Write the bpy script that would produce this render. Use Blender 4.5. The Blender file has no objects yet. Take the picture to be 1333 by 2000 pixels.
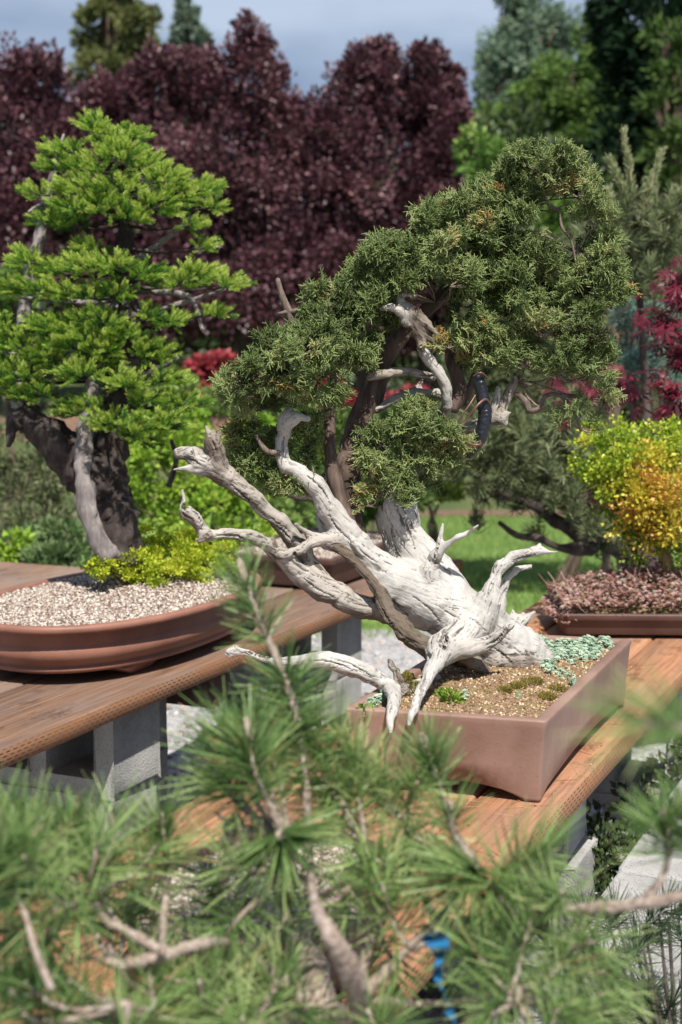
import bpy, math, random
import numpy as np
from mathutils import Vector, Matrix

# ------------------------------------------------------------------ camera, world, sun, exposure
random.seed(7); RNG = np.random.default_rng(7)
C = bpy.context.scene.collection
F, W, H = 2778.0, 1333.0, 2000.0
PITCH = math.atan(320/2778); CZ = 1.36
cam = bpy.data.cameras.new('camera'); camo = bpy.data.objects.new('camera', cam); C.objects.link(camo)
cam.lens = 50; cam.sensor_width = 36; cam.clip_start = 0.05; cam.clip_end = 2000
camo.location = (0, 0, CZ); camo.rotation_euler = (math.pi/2-PITCH, 0, 0)
cam.dof.use_dof = True; cam.dof.focus_distance = 2.52; cam.dof.aperture_fstop = 4.8
bpy.context.scene.camera = camo

SUN_EL = math.radians(57); SUN_AZ = (0.27, -0.963)      # horizontal direction towards the sun
world = bpy.data.worlds.new('World'); bpy.context.scene.world = world; world.use_nodes = True
nt = world.node_tree; nt.nodes.clear()
wo = nt.nodes.new('ShaderNodeOutputWorld'); bg = nt.nodes.new('ShaderNodeBackground')
sky = nt.nodes.new('ShaderNodeTexSky'); sky.sky_type = 'NISHITA'; sky.sun_disc = False
sky.sun_elevation = SUN_EL; sky.sun_rotation = math.atan2(SUN_AZ[0], SUN_AZ[1])
tc = nt.nodes.new('ShaderNodeTexCoord'); mp = nt.nodes.new('ShaderNodeMapping'); mp.inputs['Scale'].default_value = (1.6, 1.6, 4.5)
nz = nt.nodes.new('ShaderNodeTexNoise'); nz.inputs['Scale'].default_value = 1.5; nz.inputs['Detail'].default_value = 5
rp = nt.nodes.new('ShaderNodeValToRGB')
rp.color_ramp.elements[0].position = .41; rp.color_ramp.elements[0].color = (1.0, 1.45, 2.5, 1)
rp.color_ramp.elements[1].position = .61; rp.color_ramp.elements[1].color = (3.9, 4.5, 5.5, 1)
mx = nt.nodes.new('ShaderNodeMix'); mx.data_type = 'RGBA'; mx.inputs[0].default_value = .8
nt.links.new(tc.outputs['Generated'], mp.inputs[0]); nt.links.new(mp.outputs[0], nz.inputs['Vector'])
nt.links.new(nz.outputs[0], rp.inputs[0]); nt.links.new(sky.outputs[0], mx.inputs[6]); nt.links.new(rp.outputs[0], mx.inputs[7])
nt.links.new(mx.outputs[2], bg.inputs[0]); bg.inputs[1].default_value = .1; nt.links.new(bg.outputs[0], wo.inputs[0])

sl = bpy.data.lights.new('sun', 'SUN'); sl.energy = 5.0; sl.angle = math.radians(.5); sl.color = (1, .95, .87)
so = bpy.data.objects.new('sun', sl); C.objects.link(so); so.location = (0, 0, 12)
sdir = Vector((SUN_AZ[0]*math.cos(SUN_EL), SUN_AZ[1]*math.cos(SUN_EL), math.sin(SUN_EL)))
so.rotation_euler = sdir.to_track_quat('Z', 'Y').to_euler()
vs = bpy.context.scene.view_settings; vs.view_transform = 'Standard'; vs.look = 'None'; vs.exposure = 0.54; vs.gamma = 1

# ------------------------------------------------------------------ helpers
cp, sp = math.cos(PITCH), math.sin(PITCH)
def P(px, py, d):
    """the point of the place seen at this pixel of the photograph at distance d"""
    x = (px-W/2)/F*d; u = -(py-H/2)/F*d
    return np.array([x, d*cp+u*sp, CZ-d*sp+u*cp])
def G(px, py, z):
    a = P(px, py, 1.0)-np.array([0, 0, CZ]); t = (z-CZ)/a[2]
    return np.array([a[0]*t, a[1]*t, z])
UX = np.array([.407, .9134, 0]); VX = np.array([.9134, -.407, 0])     # along / across the benches
def UV(u, v, z=0): return UX*u+VX*v+np.array([0, 0, z])
GROUND, TABLE = 0.0, 0.62

def mesh(name, V, Fs, mat=None, smooth=False, attrs=None):
    V = np.asarray(V, dtype=np.float32); me = bpy.data.meshes.new(name)
    if not isinstance(Fs, (list, tuple)): Fs = [Fs]
    Fs = [np.asarray(f, dtype=np.int32) for f in Fs if len(f)]
    me.vertices.add(len(V)); me.vertices.foreach_set('co', V.ravel())
    li = np.concatenate([f.ravel() for f in Fs]); tot = np.concatenate([np.full(len(f), f.shape[1], np.int32) for f in Fs])
    st = np.concatenate([[0], np.cumsum(tot)[:-1]]).astype(np.int32)
    me.loops.add(len(li)); me.loops.foreach_set('vertex_index', li)
    me.polygons.add(len(tot)); me.polygons.foreach_set('loop_start', st); me.polygons.foreach_set('loop_total', tot)
    if smooth: me.polygons.foreach_set('use_smooth', np.ones(len(tot), bool))
    for k, a in (attrs or {}).items():
        at = me.attributes.new(k, 'FLOAT', 'POINT'); at.data.foreach_set('value', np.asarray(a, np.float32))
    me.update(calc_edges=True); me.validate()
    if mat: me.materials.append(mat)
    return me
def obj(name, V, Fs, mat, parent=None, base=None, smooth=False, attrs=None, rotz=None, **tags):
    """links one mesh object; V in world space unless rotz is given (then V is local)"""
    V = np.asarray(V, dtype=np.float64)
    if parent is not None: b = np.array(parent.location)
    else: b = np.array(base) if base is not None else np.array([V[:, 0].mean(), V[:, 1].mean(), V[:, 2].min()])
    loc = b if rotz is None else np.array(base if base is not None else (0, 0, 0))
    if rotz is None: V = V-b
    o = bpy.data.objects.new(name, mesh(name, V, Fs, mat, smooth, attrs)); C.objects.link(o)
    if parent is not None:
        o.parent = parent
        if rotz is not None: o.location = loc-b; o.rotation_euler = (0, 0, rotz)
    else:
        o.location = loc
        if rotz is not None: o.rotation_euler = (0, 0, rotz)
    for k, v in tags.items(): o[k] = v
    return o
def thing(name, base, label, cat, group=None):
    o = bpy.data.objects.new(name, None); C.objects.link(o); o.location = [float(x) for x in base]; o.empty_display_size = .05
    o['label'] = label; o['category'] = cat
    if group: o['group'] = group
    return o
class MB:
    def __init__(s): s.V = []; s.Q = []; s.T = []; s.A = []; s.n = 0
    def add(s, V, Q=None, T=None, a=0.5):
        V = np.asarray(V, float)
        if Q is not None and len(Q): s.Q.append(np.asarray(Q)+s.n)
        if T is not None and len(T): s.T.append(np.asarray(T)+s.n)
        s.V.append(V); s.A.append(np.full(len(V), a) if np.isscalar(a) else np.asarray(a)); s.n += len(V)
    def get(s):
        return np.concatenate(s.V), [np.concatenate(x) for x in (s.Q, s.T) if x], {'tint': np.concatenate(s.A)}
    def obj(s, name, mat, parent=None, smooth=False, **k):
        V, Fs, A = s.get(); return obj(name, V, Fs, mat, parent, smooth=smooth, attrs=A, **k)

def h3(ix, iy, iz, seed):
    h = (ix*73856093) ^ (iy*19349663) ^ (iz*83492791) ^ (seed*2654435761)
    h = h & 0xffffffff; h = ((h ^ (h >> 16))*0x45d9f3b) & 0xffffffff; h = ((h ^ (h >> 16))*0x45d9f3b) & 0xffffffff
    return ((h ^ (h >> 16)) & 0xffffff)/float(0xffffff)
def vnoise(p, seed=0):
    i = np.floor(p).astype(np.int64); f = p-i; f = f*f*(3-2*f); r = 0
    for dx in (0, 1):
        wx = f[:, 0] if dx else 1-f[:, 0]
        for dy in (0, 1):
            wy = f[:, 1] if dy else 1-f[:, 1]
            for dz in (0, 1):
                wz = f[:, 2] if dz else 1-f[:, 2]
                r = r+wx*wy*wz*h3(i[:, 0]+dx, i[:, 1]+dy, i[:, 2]+dz, seed)
    return r*2-1
def fbm(p, seed=0, o=3):
    r = 0; a = 1
    for k in range(o): r = r+a*vnoise(p*2**k, seed+k*17); a *= .5
    return r

def spline(pts, n=6):
    """Catmull-Rom through rows (x,y,z,r)"""
    p = np.asarray(pts, float)
    if len(p) < 3: 
        t = np.linspace(0, 1, n+1)[:, None]; return p[0]*(1-t)+p[-1]*t
    q = np.vstack([2*p[0]-p[1], p, 2*p[-1]-p[-2]]); out = []
    for i in range(1, len(q)-2):
        for t in np.arange(n)/n:
            out.append(.5*((2*q[i])+(-q[i-1]+q[i+1])*t+(2*q[i-1]-5*q[i]+4*q[i+1]-q[i+2])*t*t+(-q[i-1]+3*q[i]-3*q[i+1]+q[i+2])*t**3))
    out.append(p[-1]); out = np.array(out); out[:, 3] = np.maximum(out[:, 3], 1e-4); return out
def tube(pts, n=8, rough=0., seed=0, sub=5, freq=60, stretch=.3):
    s = spline(pts, sub); c = s[:, :3]; r = s[:, 3]; m = len(s)
    t = np.gradient(c, axis=0); t /= np.linalg.norm(t, axis=1)[:, None]+1e-9
    a = np.cross(t[0], [0, 0, 1.]); 
    if np.linalg.norm(a) < .1: a = np.cross(t[0], [1., 0, 0])
    N = []
    for k in range(m):
        a = a-t[k]*a.dot(t[k]); a /= np.linalg.norm(a); N.append(a)
    N = np.array(N); B = np.cross(t, N); ang = np.arange(n)/n*2*math.pi
    V = c[:, None]+r[:, None, None]*(N[:, None]*np.cos(ang)[None, :, None]+B[:, None]*np.sin(ang)[None, :, None])
    if rough:
        L = np.concatenate([[0], np.cumsum(np.linalg.norm(np.diff(c, axis=0), axis=1))])
        q = np.stack([np.cos(ang)[None]*r[:, None]*freq*1.0, np.sin(ang)[None]*r[:, None]*freq, np.repeat(L[:, None]*freq*stretch, n, 1)], -1).reshape(-1, 3)
        k = 1+rough*fbm(q, seed, 3).reshape(m, n)
        V = c[:, None]+(V-c[:, None])*k[..., None]
    V = V.reshape(-1, 3); i = np.arange(m-1)[:, None]*n; j = np.arange(n)[None]; j2 = (j+1) % n
    Q = np.stack([i+j, i+j2, i+n+j2, i+n+j], -1).reshape(-1, 4)
    e0 = len(V); V = np.vstack([V, c[0]-t[0]*r[0]*.4, c[-1]+t[-1]*r[-1]*.6])
    T = [[e0, (k+1) % n, k] for k in range(n)]+[[e0+1, (m-1)*n+k, (m-1)*n+(k+1) % n] for k in range(n)]
    return V, Q, T
def PX(rows):
    """rows (px, py, distance, radius in px) -> (x,y,z,r)"""
    return [tuple(P(a, b, d))+(r*d/F,) for a, b, d, r in rows]
def rotmats(D, roll):
    D = D/(np.linalg.norm(D, axis=1)[:, None]+1e-9)
    up = np.where(np.abs(D[:, 2:3]) < .95, np.array([[0, 0, 1.]]), np.array([[1., 0, 0]]))
    X = np.cross(up, D); X /= np.linalg.norm(X, axis=1)[:, None]; Y = np.cross(D, X)
    c, s = np.cos(roll)[:, None], np.sin(roll)[:, None]
    return np.stack([X*c+Y*s, Y*c-X*s, D], -1)        # columns: local x, y, z(axis)
def scatter(mb, tmpls, pos, D, scale, tint, roll=None):
    N = len(pos)
    if roll is None: roll = RNG.uniform(0, 2*math.pi, N)
    R = rotmats(D, roll); which = RNG.integers(0, len(tmpls), N)
    for k, tm in enumerate(tmpls):
        idx = np.nonzero(which == k)[0]
        if not len(idx): continue
        V, Q, T = tm[:3]; tv = tm[3] if len(tm) > 3 else np.zeros(len(V))
        A = np.einsum('nij,vj->nvi', R[idx], V)*scale[idx][:, None, None]+pos[idx][:, None]
        off = (np.arange(len(idx))*len(V))[:, None, None]
        mb.add(A.reshape(-1, 3), (Q[None]+off).reshape(-1, 4) if Q is not None and len(Q) else None,
               (T[None]+off).reshape(-1, 3) if T is not None and len(T) else None, (tint[idx][:, None]+tv[None]).ravel())
def rdir(n): 
    d = RNG.normal(size=(n, 3)); return d/np.linalg.norm(d, axis=1)[:, None]

# ------------------------------------------------------------------ materials
def nodes(name):
    m = bpy.data.materials.new(name); m.use_nodes = True; t = m.node_tree; b = t.nodes['Principled BSDF']; return m, t, b
def ramp(t, stops):
    r = t.nodes.new('ShaderNodeValToRGB'); e = r.color_ramp.elements
    while len(e) < len(stops): e.new(.5)
    for k, (p, c) in enumerate(stops): e[k].position = p; e[k].color = (*c, 1)
    return r
def noise(t, scale, detail=4, vec=None, rough=.5):
    n = t.nodes.new('ShaderNodeTexNoise'); n.inputs['Scale'].default_value = scale; n.inputs['Detail'].default_value = detail
    n.inputs['Roughness'].default_value = rough
    if vec is not None: t.links.new(vec, n.inputs['Vector'])
    return n
def objvec(t, scale=(1, 1, 1), gen='Object'):
    a = t.nodes.new('ShaderNodeTexCoord'); m = t.nodes.new('ShaderNodeMapping'); m.inputs['Scale'].default_value = scale
    t.links.new(a.outputs[gen], m.inputs[0]); return m.outputs[0]
def mixc(t, fac, a, b, mode='MIX'):
    m = t.nodes.new('ShaderNodeMix'); m.data_type = 'RGBA'; m.blend_type = mode
    for s, v in ((0, fac), (6, a), (7, b)):
        if hasattr(v, 'links') or hasattr(v, 'is_linked'): t.links.new(v, m.inputs[s])
        elif s == 0: m.inputs[0].default_value = v
        else: m.inputs[s].default_value = (*v, 1)
    return m.outputs[2]
def mathn(t, op, a, b=None, c=None):
    m = t.nodes.new('ShaderNodeMath'); m.operation = op
    for k, v in enumerate((a, b, c)):
        if v is None: continue
        if isinstance(v, (int, float)): m.inputs[k].default_value = v
        else: t.links.new(v, m.inputs[k])
    return m.outputs[0]
def bump(t, b, h, strength=.4, dist=.002):
    n = t.nodes.new('ShaderNodeBump'); n.inputs['Strength'].default_value = strength; n.inputs['Distance'].default_value = dist
    t.links.new(h, n.inputs['Height']); t.links.new(n.outputs[0], b.inputs['Normal'])
def leafmat(name, stops, trans=.3, rough=.5, spec=.4):
    m, t, b = nodes(name); a = t.nodes.new('ShaderNodeAttribute'); a.attribute_name = 'tint'
    r = ramp(t, stops); t.links.new(a.outputs['Fac'], r.inputs[0]); t.links.new(r.outputs[0], b.inputs['Base Color'])
    b.inputs['Roughness'].default_value = rough; b.inputs['Specular IOR Level'].default_value = spec
    tr = t.nodes.new('ShaderNodeBsdfTranslucent'); ms = t.nodes.new('ShaderNodeMixShader'); ms.inputs[0].default_value = trans
    t.links.new(r.outputs[0], tr.inputs[0]); t.links.new(b.outputs[0], ms.inputs[1]); t.links.new(tr.outputs[0], ms.inputs[2])
    t.links.new(ms.outputs[0], t.nodes['Material Output'].inputs[0]); return m
def barkmat(name, c0, c1, c2, scale=60, stretch=.25):
    m, t, b = nodes(name); v = objvec(t, (1, 1, stretch)); n = noise(t, scale, 6, v, .65); n2 = noise(t, scale*.2, 3, v)
    r = ramp(t, [(.3, c0), (.5, c1), (.72, c2)]); t.links.new(n.outputs[0], r.inputs[0])
    t.links.new(mixc(t, mathn(t, 'MULTIPLY', n2.outputs[0], .5), r.outputs[0], c0), b.inputs['Base Color'])
    b.inputs['Roughness'].default_value = .9; bump(t, b, n.outputs[0], .9, .004); return m

# leaf, needle and spray shapes -------------------------------------------------
def leaf_t(w=.5, fold=.15, bend=.15):       # pointed leaf of length 1 along z, 6 verts
    V = np.array([[0, 0, 0], [w*.5, fold*.3, .45], [0, -fold*.2, .45], [-w*.5, fold*.3, .45], [0, bend, 1.], [0, 0, 0.02]])
    Q = np.zeros((0, 4), int); T = np.array([[0, 1, 2], [0, 2, 3], [1, 4, 2], [2, 4, 3]]); return V, Q, T
def prism(a, b, r0, r1, k=3):
    a, b = np.array(a, float), np.array(b, float); d = b-a; d /= np.linalg.norm(d); x = np.cross(d, [.3, .9, .2]); x /= np.linalg.norm(x); y = np.cross(d, x)
    an = np.arange(k)/k*2*math.pi; c = np.cos(an)[:, None]*x+np.sin(an)[:, None]*y
    V = np.vstack([a+c*r0, b+c*r1]); Q = [[i, (i+1) % k, k+(i+1) % k, k+i] for i in range(k)]; return V, Q
def merge(parts):
    Vs = []; Qs = []; A = []; n = 0
    for V, Q, a in parts: Vs.append(V); Qs.append(np.array(Q)+n); A.append(np.full(len(V), a)); n += len(V)
    return np.vstack(Vs), np.vstack(Qs), np.zeros((0, 3), int), np.concatenate(A)
def blobtri(sub=1):
    t = (1+5**.5)/2; V = np.array([[-1, t, 0], [1, t, 0], [-1, -t, 0], [1, -t, 0], [0, -1, t], [0, 1, t], [0, -1, -t], [0, 1, -t], [t, 0, -1], [t, 0, 1], [-t, 0, -1], [-t, 0, 1]], float)
    V /= np.linalg.norm(V[0]); T = np.array([[0, 11, 5], [0, 5, 1], [0, 1, 7], [0, 7, 10], [0, 10, 11], [1, 5, 9], [5, 11, 4], [11, 10, 2], [10, 7, 6], [7, 1, 8], [3, 9, 4], [3, 4, 2], [3, 2, 6], [3, 6, 8], [3, 8, 9], [4, 9, 5], [2, 4, 11], [6, 2, 10], [8, 6, 7], [9, 8, 1]])
    return V, np.zeros((0, 4), int), T
def pebble_ts(n=5):
    V, Q, T = blobtri(); out = []
    for k in range(n): out.append((V*(1+.22*RNG.normal(size=(12, 1)))*RNG.uniform(.7, 1.1, 3), Q, T))
    return out
PEB = pebble_ts()

def crown(mb, blobs, n, tm, size, spread=.22, up=.3, clumps=14, out=.8, tr=(0, 1)):
    """leaves gathered in many clumps through ellipsoids; blobs = (centre, (rx,ry,rz))"""
    vol = np.array([b[1][0]*b[1][2] for b in blobs]); cnt = (n*vol/vol.sum()).astype(int)
    for (c, r), m in zip(blobs, cnt):
        if m < 1: continue
        r = np.array(r); d = rdir(clumps); k = RNG.uniform(.25, 1, clumps)**.5
        cc = d*k[:, None]; w = RNG.integers(0, clumps, m); sd = rdir(m)*(RNG.uniform(0, 1, m)**.45)[:, None]*spread*RNG.uniform(.7, 1.5, clumps)[w][:, None]
        loc = cc[w]+sd; pos = np.array(c)+loc*r
        D = sd/spread*1.2+loc*out+rdir(m)*.7+np.array([0, 0, up])
        ct = RNG.uniform(tr[0], tr[1], clumps)[w]*.5+RNG.uniform(tr[0], tr[1], m)*.5
        scatter(mb, tm, pos, D, size*RNG.uniform(.7, 1.25, m), ct)

# ------------------------------------------------------------------ ground: soil sheet to the horizon, gravel, lawn, mulch
def terrain_z(x, y):
    s = np.clip((y-12.0)/2.0, 0, 1); s = s*s*(3-2*s); l = np.clip((2.5-x)/3.0, 0.25, 1); return 1.0*s*l+np.clip(y-14, 0, 60)*.015
def sheet(name, x0, x1, y0, y1, nx, ny, dz, mat, edge=0, **k):
    gx, gy = np.meshgrid(np.linspace(x0, x1, nx), np.linspace(y0, y1, ny)); gx = gx.copy(); gy = gy.copy()
    if edge:
        gy[0] += edge*vnoise(np.stack([gx[0]*2, gx[0]*0, gx[0]*0], 1), 5); gy[-1] += edge*vnoise(np.stack([gx[0]*1.3, gx[0]*0, gx[0]*0], 1), 9)
    V = np.stack([gx, gy, terrain_z(gx, gy)+dz], -1).reshape(-1, 3)
    i = np.arange(ny-1)[:, None]*nx+np.arange(nx-1)[None]; Q = np.stack([i, i+1, i+nx+1, i+nx], -1).reshape(-1, 4)
    return obj(name, V, Q, mat, base=(0, 0, 0), smooth=True, kind='structure', **k)
m, t, b = nodes('earth'); v = objvec(t); n = noise(t, 3, 6, v); r = ramp(t, [(.35, (.035, .06, .015)), (.6, (.08, .10, .03)), (.75, (.13, .10, .06))])
t.links.new(n.outputs[0], r.inputs[0]); t.links.new(r.outputs[0], b.inputs['Base Color']); b.inputs['Roughness'].default_value = .95; EARTH = m
m, t, b = nodes('gravel'); v = objvec(t); vo = t.nodes.new('ShaderNodeTexVoronoi'); vo.inputs['Scale'].default_value = 62; t.links.new(v, vo.inputs['Vector'])
sx = t.nodes.new('ShaderNodeSeparateColor'); t.links.new(vo.outputs['Color'], sx.inputs[0])
r = ramp(t, [(0, (.20, .205, .21)), (.35, (.36, .36, .37)), (.7, (.47, .46, .45)), (.93, (.60, .57, .54)), (.985, (.42, .20, .12))]); t.links.new(sx.outputs[0], r.inputs[0])
n = noise(t, 5, 5, v); col = mixc(t, mathn(t, 'MULTIPLY', n.outputs[0], .5), r.outputs[0], (.25, .25, .26)); t.links.new(col, b.inputs['Base Color'])
b.inputs['Roughness'].default_value = .85; bump(t, b, mathn(t, 'MULTIPLY', vo.outputs['Distance'], -1), 1, .012); GRAVEL = m
m, t, b = nodes('lawn'); v = objvec(t); n = noise(t, 2.2, 4, v); n2 = noise(t, 90, 4, v)
r = ramp(t, [(.3, (.11, .19, .045)), (.55, (.17, .27, .07)), (.75, (.25, .34, .10))]); t.links.new(mixc(t, .5, n.outputs[0], n2.outputs[0]), r.inputs[0])
t.links.new(r.outputs[0], b.inputs['Base Color']); b.inputs['Roughness'].default_value = .9; b.inputs['Specular IOR Level'].default_value = .15; bump(t, b, n2.outputs[0], .7, .02); LAWN = m
m, t, b = nodes('mulch'); v = objvec(t); n = noise(t, 30, 6, v, .7); r = ramp(t, [(.3, (.08, .045, .03)), (.6, (.22, .13, .09)), (.8, (.38, .26, .18))])
t.links.new(n.outputs[0], r.inputs[0]); t.links.new(r.outputs[0], b.inputs['Base Color']); b.inputs['Roughness'].default_value = .95; bump(t, b, n.outputs[0], .8, .03); MULCH = m
sheet('ground', -300, 300, -40, 500, 121, 136*2, -.004, EARTH)
sheet('gravel_path', -7, 7, -3, 6.75, 29, 29, .004, GRAVEL, edge=.1)
sheet('lawn', -2.0, 9, 6.4, 11.9, 60, 36, .0, LAWN, edge=.35)
sheet('mulch_bed', -8, 9, 11.6, 13.4, 60, 24, .006, MULCH, edge=.3)
mb = MB()     # loose stones lying on the path
nn = 5200; pos = np.stack([RNG.uniform(-2.3, 2.6, nn), RNG.uniform(2.6, 6.7, nn), np.full(nn, .006)], 1)
scatter(mb, PEB, pos, rdir(nn), RNG.uniform(.006, .014, nn), RNG.uniform(0, 1, nn))
STONE = leafmat('stone_bits', [(0, (.16, .165, .17)), (.5, (.38, .375, .37)), (.85, (.56, .54, .51)), (1, (.45, .26, .18))], 0, .85, .2)
mb.obj('loose_gravel', STONE, base=(0, 0, 0), label='loose grey gravel stones scattered over the path under the benches', category='gravel', kind='stuff')
mb = MB()     # grass blades
nn = 56000; px_ = RNG.uniform(-1.0, 3.2, nn); py_ = RNG.uniform(6.55, 11.5, nn)
bl = (np.array([[-.5, 0, 0], [.5, 0, 0], [0, .25, 1.]])*[.12, 1, 1], None, np.array([[0, 1, 2]]))
scatter(mb, [bl], np.stack([px_, py_, np.zeros(nn)], 1), rdir(nn)*.55+[0, 0, 1], RNG.uniform(.025, .05, nn), RNG.uniform(0, 1, nn))
GRASS = leafmat('grass_blades', [(0, (.11, .19, .045)), (.6, (.19, .29, .075)), (1, (.31, .38, .13))], .3, .6, .2)
mb.obj('grass', GRASS, base=(0, 0, 0), label='short bright green lawn grass beyond the benches', category='grass', kind='stuff')

# ------------------------------------------------------------------ benches: incised treated planks
def plankmat(name, c0, c1, c2, seed, dash=.8, grey=(.20, .17, .15), gfac=.3):
    m, t, b = nodes(name); tcn = t.nodes.new('ShaderNodeTexCoord')
    mp_ = t.nodes.new('ShaderNodeMapping'); mp_.inputs['Scale'].default_value = (1.5, 34, 34); mp_.inputs['Location'].default_value = (seed*3.1, seed, 0)
    t.links.new(tcn.outputs['Object'], mp_.inputs[0]); n = noise(t, 3.2, 7, mp_.outputs[0], .62)
    mp2 = t.nodes.new('ShaderNodeMapping'); mp2.inputs['Scale'].default_value = (1.6, 3.4, 3.4); mp2.inputs['Location'].default_value = (seed, seed*5, 1)
    t.links.new(tcn.outputs['Object'], mp2.inputs[0]); n2 = noise(t, 3.0, 5, mp2.outputs[0], .6); n3 = noise(t, 260, 3, mp_.outputs[0])
    r = ramp(t, [(.28, c0), (.5, c1), (.72, c2)]); t.links.new(n.outputs[0], r.inputs[0])
    g = ramp(t, [(.42, (0, 0, 0)), (.68, (1, 1, 1))]); t.links.new(n2.outputs[0], g.inputs[0])
    col = mixc(t, mathn(t, 'MULTIPLY', g.outputs[0], gfac), r.outputs[0], grey)
    s = t.nodes.new('ShaderNodeSeparateXYZ'); t.links.new(tcn.outputs['Object'], s.inputs[0])
    nrm = t.nodes.new('ShaderNodeSeparateXYZ'); t.links.new(tcn.outputs['Normal'], nrm.inputs[0])
    side = mathn(t, 'LESS_THAN', nrm.outputs[2], .5)
    w = mathn(t, 'ADD', s.outputs[1], s.outputs[2])
    per = mathn(t, 'ADD', mathn(t, 'MULTIPLY', side, -.012), .0195)
    q = mathn(t, 'DIVIDE', w, per); row = mathn(t, 'FLOOR', q); fr = mathn(t, 'FRACT', q)
    lx = mathn(t, 'ADD', mathn(t, 'ADD', mathn(t, 'DIVIDE', s.outputs[0], .021), mathn(t, 'MULTIPLY', row, .5)), mathn(t, 'MULTIPLY', n2.outputs[0], 1.6))
    fx = mathn(t, 'FRACT', lx)
    thr = mathn(t, 'ADD', mathn(t, 'MULTIPLY', side, .27), .07)
    dk = ramp(t, [(.30, (.28, .25, .22)), (.44, (1, 1, 1))]); n4 = noise(t, 4.2, 6, mp2.outputs[0], .68); t.links.new(n4.outputs[0], dk.inputs[0]); col = mixc(t, .8, col, dk.outputs[0], 'MULTIPLY')
    col = mixc(t, mathn(t, 'MULTIPLY', side, .5), col, (.34, .155, .07))
    mask = mathn(t, 'MULTIPLY', mathn(t, 'LESS_THAN', fr, thr), mathn(t, 'LESS_THAN', fx, .55))
    mask = mathn(t, 'MULTIPLY', mask, mathn(t, 'ADD', mathn(t, 'MULTIPLY', side, .7), .25))
    mask = mathn(t, 'MULTIPLY', mask, dash)
    ng = ramp(t, [(.36, (.3, .3, .3)), (.6, (1, 1, 1))]); t.links.new(n2.outputs[0], ng.inputs[0]); mask = mathn(t, 'MULTIPLY', mask, ng.outputs[0])
    col = mixc(t, mask, col, (.03, .018, .01)); t.links.new(col, b.inputs['Base Color'])
    b.inputs['Roughness'].default_value = .72; b.inputs['Specular IOR Level'].default_value = .3
    hh = mathn(t, 'SUBTRACT', mathn(t, 'ADD', n.outputs[0], mathn(t, 'MULTIPLY', n3.outputs[0], .2)), mathn(t, 'MULTIPLY', mask, 1.2)); bump(t, b, hh, .6, .002); return m
YAW = math.atan2(UX[1], UX[0])
def plank(parent, u0, u1, v0, v1, z1, th, mat, bow=0):
    """long board with rounded arrises; local x along the bench, local y across (towards -v)"""
    w = abs(v1-v0); c = .004; L = u1-u0; nx = 14
    pr = [(0, c), (c, 0), (w-c, 0), (w, c), (w, th-c), (w-c, th), (c, th), (0, th-c)]
    V = []
    for i in range(nx+1):
        x = L*i/nx; s = bow*math.sin(i*2.1+u0*7)
        V += [(x, y-w/2, z-th/2+s) for y, z in pr]
    V = np.array(V); k = 8; i = np.arange(nx)[:, None]*k; j = np.arange(k)[None]; Q = np.stack([i+j, i+k+j, i+k+(j+1) % k, i+(j+1) % k], -1).reshape(-1, 4)
    ends = [np.array([[7, 6, 5, 4, 3, 2, 1, 0]][::1]), np.array([[nx*k+q for q in range(8)]])]
    vm = (v0+v1)/2; base = UV(u0, vm, z1-th/2)
    return obj('plank', V, [Q]+ends, mat, parent, base=base, rotz=YAW)
OR = [plankmat('orange_board', (.20, .088, .045), (.36, .17, .088), (.45, .235, .13), 1, .9), plankmat('tan_board', (.24, .115, .062), (.40, .20, .11), (.49, .275, .165), 2, .7),
      plankmat('red_board', (.18, .075, .04), (.33, .15, .078), (.42, .215, .125), 3, .8)]
BR = [plankmat('brown_board', (.085, .048, .032), (.18, .10, .062), (.28, .165, .105), 4, 1.0, (.17, .14, .13), .5), plankmat('weathered_board', (.10, .06, .042), (.20, .12, .08), (.29, .185, .125), 5, .9, (.2, .18, .17), .6)]
VE = -.588      # right bench, near edge
rb = thing('plank_bench', UV(2.2, VE-.28, TABLE-.04), 'orange-brown plank bench under the big driftwood juniper, resting on concrete blocks', 'bench')
for k in range(4):
    a = VE-.1385*k-.0035*k
    plank(rb, .95+.02*k, 4.02, a-.1385, a, TABLE, .045, OR[k % 3], .0008)
VL = -1.625
lb = thing('plank_bench', UV(3.2, VL-.55, TABLE-.04), 'brown weathered plank bench at the left, carrying the oval pot', 'bench')
for k in range(2):
    a = VL-.272*k-.004*k
    plank(lb, 1.3+.01*k, 4.70-.02*k, a-.272, a, TABLE, .04, BR[k % 2], .001)

tb3 = thing('plank_bench', UV(3.6, -2.98, TABLE-.04), 'tan plank bench farther back, glimpsed beyond the oval pot at the left edge', 'bench')
for k in range(2): plank(tb3, 2.2, 4.0, -2.70-.276*k, -2.972-.276*k, TABLE, .04, BR[1-k], .001)
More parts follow.
